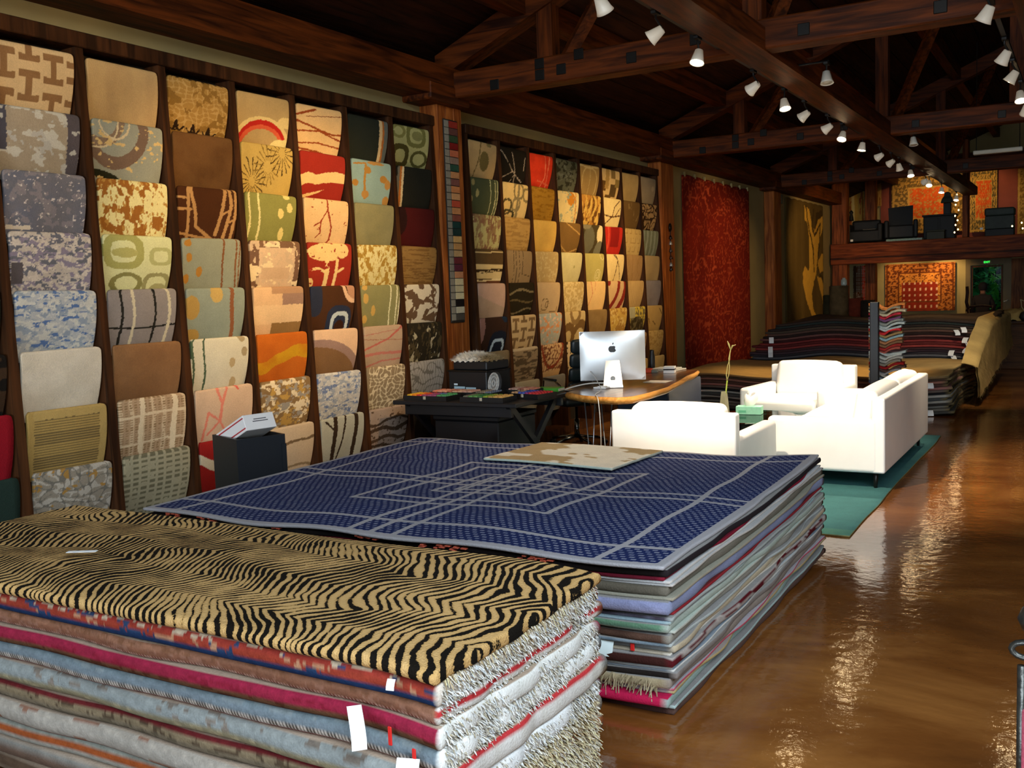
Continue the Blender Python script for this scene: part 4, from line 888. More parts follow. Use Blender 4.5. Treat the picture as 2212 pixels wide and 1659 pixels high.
solo('pallet_base', g, mat('1c1814', rough=.8, var=.2, scale=6), 'dark platform under the tall dark rug pile', 'platform')
# hairy pale hide hanging over the right side of the dark piles
A = np.zeros((16, 40, 3))
for i in range(16):
    for j in range(40):
        s = i / 15.; y = 13.35 + 5.6 * j / 39.; n = float(fbm(np.array([y * 1.7]), np.array([s * 2.]), 5)[0])
        zt_ = .52 + .5 * min(1, max(0, (y - 13.3) / 2.0)); zb_ = .10 + .22 * (j / 39.) + .10 * float(vnoise(np.array([y * 3.]), np.array([1.]), 7)[0])
        A[i, j] = (-1.235 + .05 * n + .04 * s + (-.16 if i == 0 else -.05 if i == 1 else 0), y, zt_ + .03 * n - (zt_ - zb_) * s)
g = G().grid(A); B = A.copy(); B[..., 0] -= .02; g.grid(B, flip=True)
hv = np.array(g.v); g.c = (H('c0a468')[None] * (.7 + .6 * fbm(hv[:, 1] * 6, hv[:, 2] * 9, 3))[:, None])
o = solo('hide', g, AF, 'pale shaggy hide hanging down the aisle side of the dark pile', 'hide', smooth=True)
rs = np.random.RandomState(3); f = G(); C = []
for i in range(2600):
    a, b = rs.randint(15), rs.randint(39); p = A[a, b] + (A[min(15, a + 1), b] - A[a, b]) * rs.rand() + (A[a, b + 1] - A[a, b]) * rs.rand(); l = .05 * (.5 + rs.rand()); d = rs.uniform(-.03, .03)
    f.add([p + (0, -.005, 0), p + (0, .005, 0), p + (.025, d, -l)], [(0, 1, 2)]); C += [H(['c0a468', 'd8bc80', '9a8450'][rs.randint(3)])] * 3
f.c = np.array(C); fo = mk('hair', f, AF, o, False, o.location); fo['kind'] = 'stuff'
# ------------------------------------------------------------------ seating group
WL = mat('f4f2ee', rough=0.42, var=0.03, scale=4, spec=0.4); BLKLEG = mat('14110f', rough=0.35)
LX = 'white leather '
def seat_unit(name, label, cat, loc, rz, w, d, h_arm, h_back, ncush, back_lean=.06, group=None):
    """faces local -y; back at +y. local origin: floor centre of the front edge"""
    t = thing(name, label, cat, loc, rz, group)
    a = .12
    def p(nm, g, m=WL):
        o = mk(nm, g, m, t, True); o.modifiers.new('weighted', 'WEIGHTED_NORMAL'); return o
    p('base', G().rbox(-w / 2 + .02, w / 2 - .02, .02, d - .02, .14, .30, .02, 2))
    for s in (-1, 1):
        x0, x1 = (-w / 2, -w / 2 + a) if s < 0 else (w / 2 - a, w / 2)
        p('arm', G().rbox(x0, x1, 0, d - .05, .13, h_arm, .035, 4))
    g = G().rbox(-w / 2 + .004, w / 2 - .004, d - .1, d, .132, h_back - .05, .018, 3)
    p('back_frame', g)
    cw = (w - 2 * a) / ncush
    for i in range(ncush):
        x0 = -w / 2 + a + i * cw
        p('seat_cushion', G().rbox(x0 + .004, x0 + cw - .004, -.01, d - .22, .29, .425, .04, 4, 3, .018))
        gg = G().rbox(x0 + .006, x0 + cw - .006, 0, .17, .40, h_back + .01, .05, 4, 3, .016)
        gg.xf(Matrix.Translation((0, d - .29, 0)) @ Matrix.Translation((0, 0, .4)) @ Matrix.Rotation(-.16, 4, 'X') @ Matrix.Translation((0, 0, -.4)))
        p('back_cushion', gg)
    for sx in (-1, 1):
        for yy in (.07, d - .08):
            x = sx * (w / 2 - .08)
            mk('leg', G().tube([(x, yy, .15), (x + sx * .012, yy, .0)], [.022, .013], 10), BLKLEG, t, True)
    return t
seat_unit('sofa', 'white leather sofa with two seats seen from behind on the teal rug', 'sofa', (-2.24, 8.96, 0), -PI / 2, 2.30, .90, .55, .76, 2)
seat_unit('armchair', 'white leather armchair with its back to the navy rug pile', 'armchair', (-2.58, 7.62, 0), PI, .95, 1.02, .55, .77, 1)
seat_unit('armchair', 'white leather armchair facing the camera before the sand-coloured pile', 'armchair', (-2.70, 9.98, 0), -.10, .93, .98, .54, .77, 1)
# teal rug under the seats, with a serged wavy edge
def teal(x, y): return np.where((y < 6.45)[:, None], H('4d7d72'), H('3f6e70')) * (.85 + .3 * fbm(x * 2, y * 5, 2))[:, None]
g = pile_rug(-4.0, -1.30, 6.30, 10.78, 0.0, .012, lambda x, y: 0 * x, 400, teal, '5c5230', '8a7c4c', nx=50, ny=200, jag=.012, rings=3)
solo('area_rug', g, AF, 'teal green flat rug under the white seats, wavy at the aisle side', 'rug', smooth=True)
# glass coffee table
t = thing('coffee_table', 'oval glass coffee table on a dark cross base between the seats', 'table', (-2.66, 8.75, 0))
n = 40; pts = [(.40 * math.cos(2 * PI * i / n), .50 * math.sin(2 * PI * i / n)) for i in range(n)]
mk('glass_top', G().prism(pts, .40, .415), glass('8fb5a8'), t)
DKW = wood('1c120c', '33221a', 0, 3, .4)
mk('cross_rail', G().box(-.33, .33, -.03, .03, .33, .395), DKW, t); mk('cross_rail', G().box(-.03, .03, -.42, -.031, .33, .395).box(-.03, .03, .031, .42, .33, .395), DKW, t)
for x, y in ((-.32, 0), (.32, 0), (0, -.4), (0, .4)): mk('leg', G().rbox(x - .03, x + .03, y - .03, y + .03, .012, .399, .005, 1), DKW, t)
# vase with a curled bamboo stem
t = thing('vase', 'tall tapered grey-green vase on the glass table', 'vase', (-2.87, 8.66, .415))
prof = [(.048, 0), (.046, .05), (.036, .16), (.026, .235), (.021, .236), (.030, .16), (.02, .02)]
mk('body', G().lathe(prof, 4).xf(Matrix.Rotation(.5, 4, 'Z')), mat('9a9678', rough=.45, var=.1, scale=8), t)
t2 = thing('bamboo_stem', 'curly lucky bamboo stem standing in the grey-green vase', 'plant', (-2.87, 8.66, .5))
GR = mat('8fa03c', rough=.5, var=.2, scale=12); GR2 = mat('a89c5c', rough=.5, var=.2, scale=12)
mk('stalk', G().tube([(0, 0, 0), (.012, 0, .1), (.03, 0, .25)], .007, 8), GR, t2, True)
mk('stalk_twist', G().tube([(.03, 0, .25), (.022, .004, .3), (.034, .006, .38), (.055, .004, .44), (.06, 0, .5), (.07, 0, .54)], .0045, 7), GR2, t2, True)
mk('stalk_twist', G().tube([(.03, 0, .25), (.05, -.004, .31), (.056, -.006, .38), (.05, -.004, .45), (.066, 0, .52)], .0045, 7), GR2, t2, True)
for pth in ([(.066, 0, .53), (.05, 0, .58), (.035, .01, .61)], [(.068, 0, .53), (.085, 0, .565), (.12, -.01, .575)]):
    mk('leaf', G().tube(pth, [.005, .008, .001], 6), GR2, t2, True)
# tissue box
t = thing('tissue_box', 'mint green tissue box on the glass table', 'tissue box', (-2.72, 8.93, .416), .1)
mk('carton', G().rbox(-.115, .115, -.06, .06, 0, .075, .003, 1), mat('8fd0b4', rough=.6, var=.08, scale=30), t)
mk('carton_print', G().box(-.09, -.02, -.0612, -.0603, .018, .04), mat('5cae8c', rough=.6), t)
A = np.zeros((9, 14, 3)); rs = np.random.RandomState(5)
for i in range(9):
    for j in range(14):
        s = i / 8.; a = 2 * PI * j / 13.; r = .03 + .05 * math.sin(s * PI * .55) * (1 + .35 * math.sin(a * 3 + s * 2)) - .05 * s * s
        A[i, j] = (r * math.cos(a) * 1.1 + .01 * s, r * math.sin(a) * .6, .072 + .11 * s + .02 * math.sin(a * 2 + 1) * s)
mk('tissue', G().grid(A), mat('f2eee8', rough=.9), t, True)

# ------------------------------------------------------------------ live-edge desk, computer, chair
t = thing('desk', 'live-edge timber slab desk with pale bark edge behind the white armchair', 'desk', (-3.6, 8.4, 0))
pts = [(-3.97, 7.52), (-3.80, 7.32), (-3.56, 7.14), (-3.36, 7.06), (-3.20, 7.05), (-3.11, 7.15), (-3.09, 7.45), (-3.10, 7.9), (-3.16, 8.25), (-3.22, 8.6), (-3.32, 9.0), (-3.36, 9.3), (-3.44, 9.62), (-3.56, 9.70), (-3.8, 9.84), (-4.1, 9.86), (-4.24, 9.5), (-4.2, 8.8), (-4.1, 8.1)]
n = len(pts); cx, cy = -3.66, 8.45
def ins(k, d): x, y = pts[k]; r = math.hypot(x - cx, y - cy); return (x + (cx - x) / r * d, y + (cy - y) / r * d)
mk('slab', G().prism([ins(k, .035) for k in range(n)], .706, .76), wood('4a2a14', '8a5a30', 1, 2.0, .3, .6), t, False, t.location)
gb = G(); E0 = [(*ins(k, .036), .7595) for k in range(n)]; E1 = [(*ins(k, .0), .742) for k in range(n)]; E2 = [(*ins(k, .02), .72) for k in range(n)]; E3 = [(*ins(k, .055), .7) for k in range(n)]
gb.v = E0 + E1 + E2 + E3
for r in range(3):
    for k in range(n): gb.f.append((r * n + k, (r + 1) * n + k, (r + 1) * n + (k + 1) % n, r * n + (k + 1) % n)); gb.mi.append(0)
mk('live_edge', gb, wood('b07430', 'd89c50', 1, 3.0, .5), t, True, t.location)
mk('pedestal', G().rbox(-3.95, -3.42, 8.7, 9.6, 0.0, .70, .01, 1), mat('20283a', rough=.4, var=.05), t, False, t.location)
CH = mat('9aa0a4', rough=.18, metal=1.0)
for x, y in ((-3.62, 7.42), (-3.42, 7.32)):
    mk('hairpin_leg', G().tube([(x - .05, y, .71), (x, y, .012), (x + .05, y, .71)], .006, 8), mat('b8bcc0', rough=.3, metal=.9), t, True, t.location)
# all-in-one computer seen from behind
AL = mat('c9ccce', rough=.32, metal=.55)
t = thing('computer', 'silver all-in-one computer on the live-edge desk, its back to the camera', 'computer', (-3.62, 7.90, .761), .42)
A = np.zeros((13, 17, 3))
for i in range(13):
    for j in range(17):
        u, v = j / 8. - 1, i / 6. - 1
        A[i, j] = (u * .285, -.012 - .035 * (1 - u * u) ** .8 * (1 - v * v) ** .6, .27 + v * .215)
g = G().grid(A, flip=False)
g.rbox(-.285, .285, -.013, .0, .055, .485, .004, 1)
mk('housing', g, AL, t, True)
mk('screen', G().box(-.275, .275, .0002, .0012, .075, .478), mat('101214', rough=.1), t)
mk('foot', G().rbox(-.09, .09, -.16, .03, 0, .008, .003, 1), AL, t, True)
g = G().hexa([(-.085, -.16, .006), (.085, -.16, .006), (.085, -.152, .006), (-.085, -.152, .006)], [(-.06, -.058, .23), (.06, -.058, .23), (.06, -.04, .23), (-.06, -.04, .23)])
mk('stand', g, AL, t)
gl = G()
n = 20; gl.add([(.022 * math.cos(2 * PI * k / n), -.1335 + .0, .08 + .022 * math.sin(2 * PI * k / n)) for k in range(n)], [tuple(range(n))])
mk('cable_hole', gl, mat('8c8e8c', rough=.5, metal=.3), t)
# bitten-fruit emblem
def disc(cx_, cz, rx, rz_, n=18): return [(cx_ + rx * math.cos(2 * PI * k / n), -.0495, cz + rz_ * math.sin(2 * PI * k / n)) for k in range(n)]
gl = G(); op = []
for k in range(40):
    a = 2 * PI * k / 40.; r = .033 * (1 + .06 * math.cos(2 * a) - .16 * max(0, math.sin(a)) ** 8 - .12 * max(0, -math.sin(a)) ** 10)
    x, zz = r * math.cos(a) * .98, r * math.sin(a) * 1.02
    d = math.hypot(x - .039, zz - .005)
    if d < .016: x, zz = .039 + (x - .039) * .016 / d, .005 + (zz - .005) * .016 / d; x = min(x, .039 - .0155 * math.sqrt(max(0, 1 - ((zz - .005) / .016) ** 2)))
    op.append((x, -.0495, .33 + zz))
gl.add(op + [(0, -.0495, .33)], [(k, (k + 1) % 40, 40) for k in range(40)])
gl.add([(.002 + .010 * s + .005 * math.sin(PI * s) * w, -.0495, .368 + .018 * s - .004 * math.sin(PI * s) * w) for s in (0, .33, .66, 1) for w in (-1, 1)], [(0, 1, 3, 2), (2, 3, 5, 4), (4, 5, 7, 6)])
mk('emblem', gl, mat('0c0c0e', rough=.15), t)
# cables
def cable(name, path, r, label, m):
    P = [Vector(p) for p in path]; out = []
    for i in range(len(P) - 1):
        p0, p1, p2, p3 = P[max(0, i - 1)], P[i], P[i + 1], P[min(len(P) - 1, i + 2)]
        for s in range(6):
            q = s / 6.; out.append(.5 * ((2 * p1) + (-p0 + p2) * q + (2 * p0 - 5 * p1 + 4 * p2 - p3) * q * q + (-p0 + 3 * p1 - 3 * p2 + p3) * q ** 3))
    out.append(P[-1]); solo(name, G().tube(out, r, 7), m, label, 'cable', smooth=True)
WH = mat('c8c8c4', rough=.5)
cable('power_cable', [(-3.60, 7.80, .80), (-3.78, 7.68, .80), (-3.95, 7.52, .74), (-4.02, 7.42, .6), (-4.06, 7.35, .4), (-4.1, 7.3, .2), (-4.12, 7.25, .015)], .006, 'thick white cable looping from the computer down to the floor', WH)
cable('thin_cable', [(-3.78, 7.78, .90), (-3.70, 7.72, .84), (-3.55, 7.5, .775), (-3.46, 7.2, .765), (-3.36, 7.04, .74), (-3.35, 7.05, .5), (-3.36, 7.06, .2), (-3.36, 7.06, .02)], .0035, 'thin white cable hanging straight over the desk edge', WH)
# desk things
solo('paper_sheet', G().rbox(-3.50, -3.28, 8.28, 8.46, .7615, .7635, .0008, 1), mat('e8dcc8', rough=.8), 'white paper sheet lying on the desk right of the computer', 'paper')
solo('note_pile', G().rbox(-3.70, -3.58, 7.66, 7.80, .7615, .775, .002, 1).rbox(-3.67, -3.6, 7.68, 7.76, .7755, .782, .002, 1), mat('dfe4e8', rough=.7), 'small pile of notes at the computer\'s foot', 'notes')
t = thing('card_box', 'white card box with a dark band on the desk', 'box', (-3.62, 9.25, .761), .2)
mk('carton', G().rbox(-.055, .055, -.05, .05, 0, .03, .002, 1), mat('f0f0ee', rough=.5), t); mk('band', G().rbox(-.0555, .0555, -.0505, .0505, .031, .042, .002, 1), mat('1a1a1c', rough=.5), t); mk('lid', G().rbox(-.055, .055, -.05, .05, .043, .068, .002, 1), mat('f0f0ee', rough=.5), t)
t = thing('tape_dispenser', 'small red tape dispenser on the desk', 'tape', (-3.84, 9.25, .761), .1)
mk('block', G().rbox(-.03, .03, -.03, .03, 0, .045, .006, 2), mat('d8481c', rough=.4), t); mk('base', G().rbox(.031, .09, -.03, .03, 0, .03, .004, 1), mat('7c8078', rough=.5), t)
t = thing('ink_tray', 'low glass tray with dark ink pots at the desk\'s back', 'tray', (-4.0, 9.3, .761))
mk('tray', G().rbox(-.07, .07, -.05, .05, 0, .012, .003, 1), mat('b0bcc0', rough=.2), t)
for x, c in ((-.03, '1c1c22'), (.03, '8c1c1c')): mk('pot', G().lathe([(.026, .0125), (.028, .03), (.022, .05), (.012, .052)], 14, (x, 0, 0)), mat(c, rough=.3), t, True)
solo('magazine', G().rbox(-3.88, -3.62, 9.42, 9.72, .7615, .772, .002, 1).rbox(-3.9, -3.66, 9.44, 9.70, .7725, .785, .002, 1), mat('b8b4a8', rough=.6, var=.1, scale=15), 'stack of pale magazines at the desk\'s far end', 'magazines')
solo('flask', G().lathe([(.03, 0), (.032, .02), (.032, .13), (.024, .16), (.024, .19), (.02, .2)], 16, (-4.0, 9.72, .761)), mat('121214', rough=.35), 'black flask standing at the desk\'s far end', 'flask', smooth=True)
# office chair
t = thing('office_chair', 'black leather office chair with chrome arms behind the desk', 'chair', (-4.62, 9.15, 0), -2.2)
BL_ = mat('1c2426', rough=.38, var=.1, scale=8); 
mk('seat', G().rbox(-.25, .25, -.24, .26, .44, .53, .035, 4, 2, .02), BL_, t, True)
for i in range(4):
    z0 = .56 + i * .143
    gg = G().rbox(-.225, .225, -.03, .03, 0, .136, .028, 4, 2, .012).xf(Matrix.Translation((0, .27 + .03 * i, z0)) @ Matrix.Rotation(-.14, 4, 'X'))
    mk('back_cushion', gg, BL_, t, True)
mk('back_spine', G().tube([(0, .05, .43), (0, .30, .45), (0, .33, .6), (0, .42, 1.05)], .012, 8), CH, t, True)
for s in (-1, 1):
    mk('arm', G().tube([(s * .26, .2, .47), (s * .29, .22, .66), (s * .29, .1, .70), (s * .29, -.16, .70), (s * .28, -.2, .62), (s * .26, -.15, .47)], .011, 8), CH, t, True)
    mk('arm_pad', G().rbox(s * .29 - .02, s * .29 + .02, -.14, .12, .70, .722, .008, 2), BL_, t, True)
mk('gas_lift', G().tube([(0, 0, .1), (0, 0, .28), (0, 0, .281), (0, 0, .44)], [.028, .028, .016, .016], 12), CH, t, True)
for k in range(5):
    a = 2 * PI * k / 5 + .3; x, y = .29 * math.cos(a), .29 * math.sin(a)
    l = mk('base_arm', G().tube([(0, 0, .10), (x * .6, y * .6, .085), (x, y, .065)], [.022, .018, .013], 8), CH, t, True)
    mk('caster', G().tube([(x - .02 * math.sin(a), y + .02 * math.cos(a), .03), (x + .02 * math.sin(a), y - .02 * math.cos(a), .03)], .029, 12), mat('141414', rough=.5), l, True)

# ------------------------------------------------------------------ black trestle table with colour boxes
BK = mat('121216', rough=.5, var=.2, scale=6)
t = thing('trestle_table', 'black trestle table crowded with colour boxes before the swatch post', 'table', (-4.40, 7.0, 0))
mk('top', G().rbox(-4.98, -3.80, 6.50, 7.50, .725, .76, .006, 1), BK, t, False, t.location)
mk('apron', G().rbox(-4.9, -3.88, 6.56, 6.60, .64, .724, .004, 1), BK, t, False, t.location); mk('apron', G().rbox(-4.9, -3.88, 7.40, 7.44, .64, .724, .004, 1), BK, t, False, t.location)
for x in (-4.88, -3.92):
    for s in (-1, 1):
        y0, y1 = (6.58, 7.42) if s > 0 else (7.42, 6.58); xx = x + .018 * s
        mk('leg', G().hexa([(xx - .018, y1 - .04, 0), (xx + .018, y1 - .04, 0), (xx + .018, y1 + .04, 0), (xx - .018, y1 + .04, 0)], [(xx - .018, y0 - .04, .724), (xx + .018, y0 - .04, .724), (xx + .018, y0 + .04, .724), (xx - .018, y0 + .04, .724)]), BK, t, False, t.location)
t = thing('storage_chest', 'matt black chest pushed under the trestle table', 'chest', (-4.42, 7.02, 0))
mk('body', G().rbox(-4.72, -4.10, 6.72, 7.34, 0.0, .58, .01, 1), BK, t, False, t.location); mk('lid', G().rbox(-4.73, -4.09, 6.71, 7.35, .581, .62, .008, 1), BK, t, False, t.location)
def colour_box(x, y, w, d, rz, pal, label, z=.761, seed=0):
    t = thing('colour_box', label, 'colour box', (x, y, z), rz, 'open boxes of wool colours')
    mk('tray', G().box(-w / 2, w / 2, -d / 2, d / 2, 0, .008).box(-w / 2, w / 2, -d / 2, -d / 2 + .008, .009, .04).box(-w / 2, w / 2, d / 2 - .008, d / 2, .009, .04).box(-w / 2, -w / 2 + .008, -d / 2 + .009, d / 2 - .009, .009, .04).box(w / 2 - .008, w / 2, -d / 2 + .009, d / 2 - .009, .009, .04), mat('0e0e10', rough=.5), t)
    mk('clasp', G().rbox(-.012, .012, -d / 2 - .008, -d / 2 - .0005, .012, .038, .002, 1), mat('c8c4b0', rough=.4, metal=.5), t)
    rs = random.Random(seed); nx, ny = 8, 6; cw, ch = (w - .03) / nx, (d - .03) / ny
    for i in range(nx):
        for j in range(ny):
            c = pal[min(len(pal) - 1, int((i + rs.random() * 1.2) / nx * len(pal)))]
            mk('wool_tuft', tuft_mesh(cw, ch, (-w / 2 + .015 + (i + .5) * cw, -d / 2 + .015 + (j + .5) * ch)), fabric(c), t, True)
    return t
def tuft_mesh(cw, ch, p):
    return G().rbox(p[0] - cw * .46, p[0] + cw * .46, p[1] - ch * .46, p[1] + ch * .46, .009, .05, min(cw, ch) * .25, 1)
warm_p = ['c8a030', 'c87828', 'b03c38', '8a4a6c', '486ca0', '4a8c5c']; pink_p = ['c88068', 'd09880', 'a86858', 'c0a088', 'b48c7c']
green_p = ['6a6a5c', '5a8c50', '3c7444', '8ca03c', 'a88c50', 'c89c58']; red_p = ['c09870', '3c4c90', '4c5cb0', '8c3c70', 'b03840', 'a83030']
dull_p = ['6c6458', '847868', '9c8c7c', '70788c']
colour_box(-4.66, 6.62, .42, .22, .0, warm_p, 'open black box of rainbow wool tufts at the table\'s left end', seed=1)
colour_box(-4.12, 6.62, .40, .22, .0, green_p, 'open black box of green to gold wool tufts at the table\'s front', seed=2)
colour_box(-3.90, 6.94, .32, .24, -.2, red_p, 'open black box of blue to red wool tufts at the table\'s right', seed=3)
colour_box(-4.62, 6.92, .42, .20, .04, pink_p, 'open black box of peach and pink wool tufts behind the rainbow box', seed=4)
colour_box(-4.30, 6.92, .18, .22, .0, dull_p, 'small open black box of grey wool tufts mid-table', seed=5)
colour_box(-4.12, 7.2, .26, .2, .05, pink_p[::-1], 'open black box of rosy wool tufts beside the printer', seed=6)
t = thing('book', 'bright green book on the back of the trestle table', 'book', (-4.02, 7.42, .761), .1)
mk('cover', G().rbox(-.13, .13, -.07, .07, .0, .03, .003, 1), mat('4ca838', rough=.5), t); mk('pages', G().rbox(-.127, .131, -.067, .067, .004, .026, .001, 1).xf(Matrix.Translation((.003, 0, 0))), mat('d8d0b8', rough=.8), t)
# printer with a sheepskin on top
t = thing('printer', 'black office printer with pale labels on the trestle table', 'printer', (-4.60, 7.26, .761), -.1)
PK = mat('17191c', rough=.45)
mk('body', G().rbox(-.21, .21, -.17, .17, 0, .20, .012, 2), PK, t); mk('scanner_lid', G().rbox(-.17, .20, -.15, .17, .201, .275, .012, 2), PK, t); mk('rim', G().rbox(-.22, .215, -.175, .172, .185, .2, .004, 1), mat('0c0c0e', rough=.3), t)
mk('label', G().box(-.15, -.03, -.1715, -.1705, .02, .06), mat('9fc0d0', rough=.5), t); mk('label', G().box(-.02, .09, -.1715, -.1705, .02, .055), mat('9fc0d0', rough=.5), t); mk('label', G().box(-.15, -.11, -.1715, -.1705, .07, .085), mat('c8dce4', rough=.5), t)
A = np.zeros((14, 22, 3))
for i in range(14):
    for j in range(22):
        u, v = j / 10.5 - 1, i / 6.5 - 1; hgt = max(0, 1 - abs(u) ** 2.6) ** .5 * max(0, 1 - abs(v) ** 2.4) ** .5
        A[i, j] = (-4.60 + u * .19, 7.24 + v * .13, 1.035 + hgt * (.055 - .015 * u) + .01 * math.sin(j * 2.1 + i * 1.7))
g = G().grid(A); hv = np.array(g.v); w = np.clip((hv[:, 0] + 4.6) * 8, 0, 1)[:, None]; g.c = H('d8d4c8') * (1 - w) + H('8a7858') * w
o = solo('sheepskin', g, AF, 'white and fawn sheepskin folded on top of the printer', 'sheepskin', smooth=True)
rs = np.random.RandomState(9); f = G(); C = []
for k in range(1500):
    i, j = rs.randint(13), rs.randint(21); p = A[i, j] + (A[i + 1, j + 1] - A[i, j]) * rs.rand(); d = np.array([p[0] + 4.58, (p[1] - 7.24), .06]); d = d / np.linalg.norm(d) * .03 + rs.uniform(-.012, .012, 3)
    f.add([p + (-.003, 0, 0), p + (.003, 0, 0), p + d], [(0, 1, 2)]); ww = min(1, max(0, (p[0] + 4.6) * 8)); C += [H('e0dcd0') * (1 - ww) + H('9a8864') * ww] * 3
f.c = np.array(C); fo = mk('wool', f, AF, o, False, o.location); fo['kind'] = 'stuff'
t = thing('medallion', 'round black and white woven medallion leaning against the printer', 'medallion', (-4.30, 7.02, .761), -.5)
M1 = Matrix.Translation((0, 0, .1)) @ Matrix.Rotation(PI / 2 - .15, 4, 'X')
mk('disc', G().lathe([(.098, -.01), (.1, 0), (.098, .01)], 28).xf(M1), mat('2a2a2c', rough=.7, var=.3, scale=40), t)
for r in (.09, .062, .03):
    mk('ring', G().lathe([(r, .0105), (r, .016), (r - .012, .016), (r - .012, .0105)], 28).xf(M1), mat('b8b8b4', rough=.7, var=.3, scale=60), t)
# black bin with a mailing carton in it, between rack and navy pile
t = thing('bin', 'square black bin between the rack and the navy pile', 'bin', (-4.58, 4.48, 0), -.36)
BN = mat('181c22', rough=.45, var=.08, scale=6)
a, b, w, hh = .185, .16, .012, .78
mk('side', G().box(-a, a, -b, -b + w, .0, hh), BN, t); mk('side', G().box(-a, a, b - w, b, .0, hh), BN, t); mk('side', G().box(-a, -a + w, -b + w, b - w, .0, hh), BN, t); mk('side', G().box(a - w, a, -b + w, b - w, .0, hh), BN, t)
mk('floor_panel', G().box(-a + w, a - w, -b + w, b - w, .0, .012), BN, t)
mk('corner_strip', G().box(a + .001, a + .012, b - .03, b, .3, hh - .06), BN, t)
t = thing('mailing_carton', 'white mailing carton with red stripes tilted in the black bin', 'carton', (-4.56, 4.46, .76))
M2 = Matrix.Rotation(-.2, 4, 'Z') @ Matrix.Rotation(-.42, 4, 'Y')
mk('carton', G().rbox(-.17, .17, -.11, .11, 0, .10, .003, 1).xf(M2), mat('e4e2e2', rough=.6), t)
st = mat('b03038', rough=.6)
mk('stripe', G().box(-.168, .168, -.1115, -.1105, .078, .086).xf(M2), st, t); mk('stripe', G().box(-.168, .168, -.1115, -.1105, .014, .022).xf(M2), st, t); mk('stripe', G().box(-.168, .168, -.092, -.086, .1005, .1012).xf(M2), st, t)
mk('print', G().box(-.02, .03, -.04, -.03, .1005, .1012).box(.04, .12, -.04, -.034, .1005, .1012).box(.05, .13, .03, .036, .1005, .1012).box(-.04, .06, .05, .054, .1005, .1012).xf(M2), mat('5a5a60', rough=.7), t)
mk('print', G().box(.1701, .1709, -.05, .06, .05, .056).box(.1701, .1709, -.04, .05, .064, .07).xf(M2), mat('5a5a60', rough=.7), t)
# swatch board on the first post
t = thing('swatch_board', 'tall narrow board of small colour swatches hung on the first post', 'swatch board', (-5.135, 7.775, 1.36))
mk('board', G().rbox(-.013, .0, -.118, .112, -.01, 1.86, .005, 1), mat('17140f', rough=.7), t)
sw = '8c2c20 5c3a34 33482e 7c1c18 b86848 8c7464 2c4c3c b88458 7c5048 c08050 c89868 b85038 c08858 8c5040 1c3c38 203834 c8a468 bc9058 bc9c6c 6c2c30 5c2838 c08860 d0c49c ccc098 d0c8a0 1c1614 bcb8a0 4c4840'.split()
hh = 1.84 / len(sw); SWM = G().rbox(0, .005, -.035, .105, .003, hh - .003, .0018, 1); SLM = G().rbox(0, .003, -.112, -.042, .003, hh - .003, .001, 1)
for k, c in enumerate(sw):
    z = 1.85 - (k + 1) * hh
    o = mk('swatch', SWM, fabric(c, .1), t); o.location = (.0005, 0, z)
    o2 = mk('caption_strip', SLM, mat('8a8678', rough=.8, var=.45, scale=260), t); o2.location = (.0005, 0, z)
# string of bells on the second post
t = thing('bell_string', 'string of small dark bells and beads hung on the second post', 'ornament', (-5.135, 13.26, 1.85))
mk('cord', G().tube([(0, 0, -.02), (0, 0, .66)], .006, 6), mat('1c1410', rough=.8), t)
mk('ring', G().tube([(0, .03 * math.cos(q * .63), .60 + .05 * math.sin(q * .63)) for q in range(11)], .012, 8), mat('181818', rough=.3, metal=.7), t, True)
for k, z in enumerate((.0, .06, .16, .26, .36, .44)): mk('bell', G().lathe([(.012, .05), (.02, .03), (.03, 0), (.025, -.004)], 12, (0, 0, z)), mat(['2a1c14', '8c8c88', '3c2418', '4a3c34', '9a968c', '241814'][k], rough=.35, metal=.5), t, True)
# fabric swatch tower behind the sofa
t = thing('textile_stand', 'slim black upright stand behind the white sofa', 'stand', (-2.03, 11.45, 0))
mk('base', G().rbox(-.22, .22, -.18, .18, .0, .025, .005, 1), BK, t); mk('upright', G().rbox(-.06, .03, -.17, -.10, .026, 1.37, .006, 1), mat('14161c', rough=.4), t)
pal = 'd08040 8c8470 c0b090 b0303c 6c4468 8a8c84 b0b8b4 a8b0b0 c02c30 9a7c50 8aa4a8 a06c48 7c5c40 982c28 9a4c40 a8b0ac b0b0a8 98948c 7c7468 8c1c1c 503834 8c8c90 a09c94 8c98a4 a0a094 50607c 7c2420 b0a890'.split()
nm = 'orange;dark taupe;cream;crimson;purple;grey;pale blue-grey;silver;scarlet;tan;ice blue;copper;walnut brown;brick red;rose brown;mist grey;ivory grey;pewter;drab;ruby;chocolate;lavender grey;ash;steel blue;stone;navy;dark red;oatmeal'.split(';')
for k, c in enumerate(pal):
    z = 1.345 - k * .034; rs = random.Random(k); n = 9; A = np.zeros((4, n, 3)); L_ = .26 + rs.uniform(-.03, .04); ph = rs.uniform(0, 2)
    for j in range(n):
        s = j / (n - 1.); x = -.085 + s * (L_ + .085); wv = .016 * math.sin(s * 7 + ph) - .03 * math.exp(-((s - .45) / .12) ** 2)
        for i, (y, dz) in enumerate(((-.09, .0), (-.098, .012), (-.09, .025), (.07, .027))): A[i, j] = (-2.03 + x, 11.45 + y + .0, z - .03 + dz + wv)
    g = G().grid(A); B = A[::-1].copy(); B[..., 2] -= .0; g.grid(np.stack([A[0], A[0] + (0, .16, 0)]), flip=True); e = np.stack([A[:, -1], A[:, -1] + (0, .08, 0)]); g.grid(e)
    solo('folded_textile', g, fabric(c), '%s folded textile, %s on the black stand behind the sofa' % (nm[k], 'topmost' if k == 0 else ORD[k] + ' from the top'), 'textile', 'folded textiles on the stand', smooth=True)
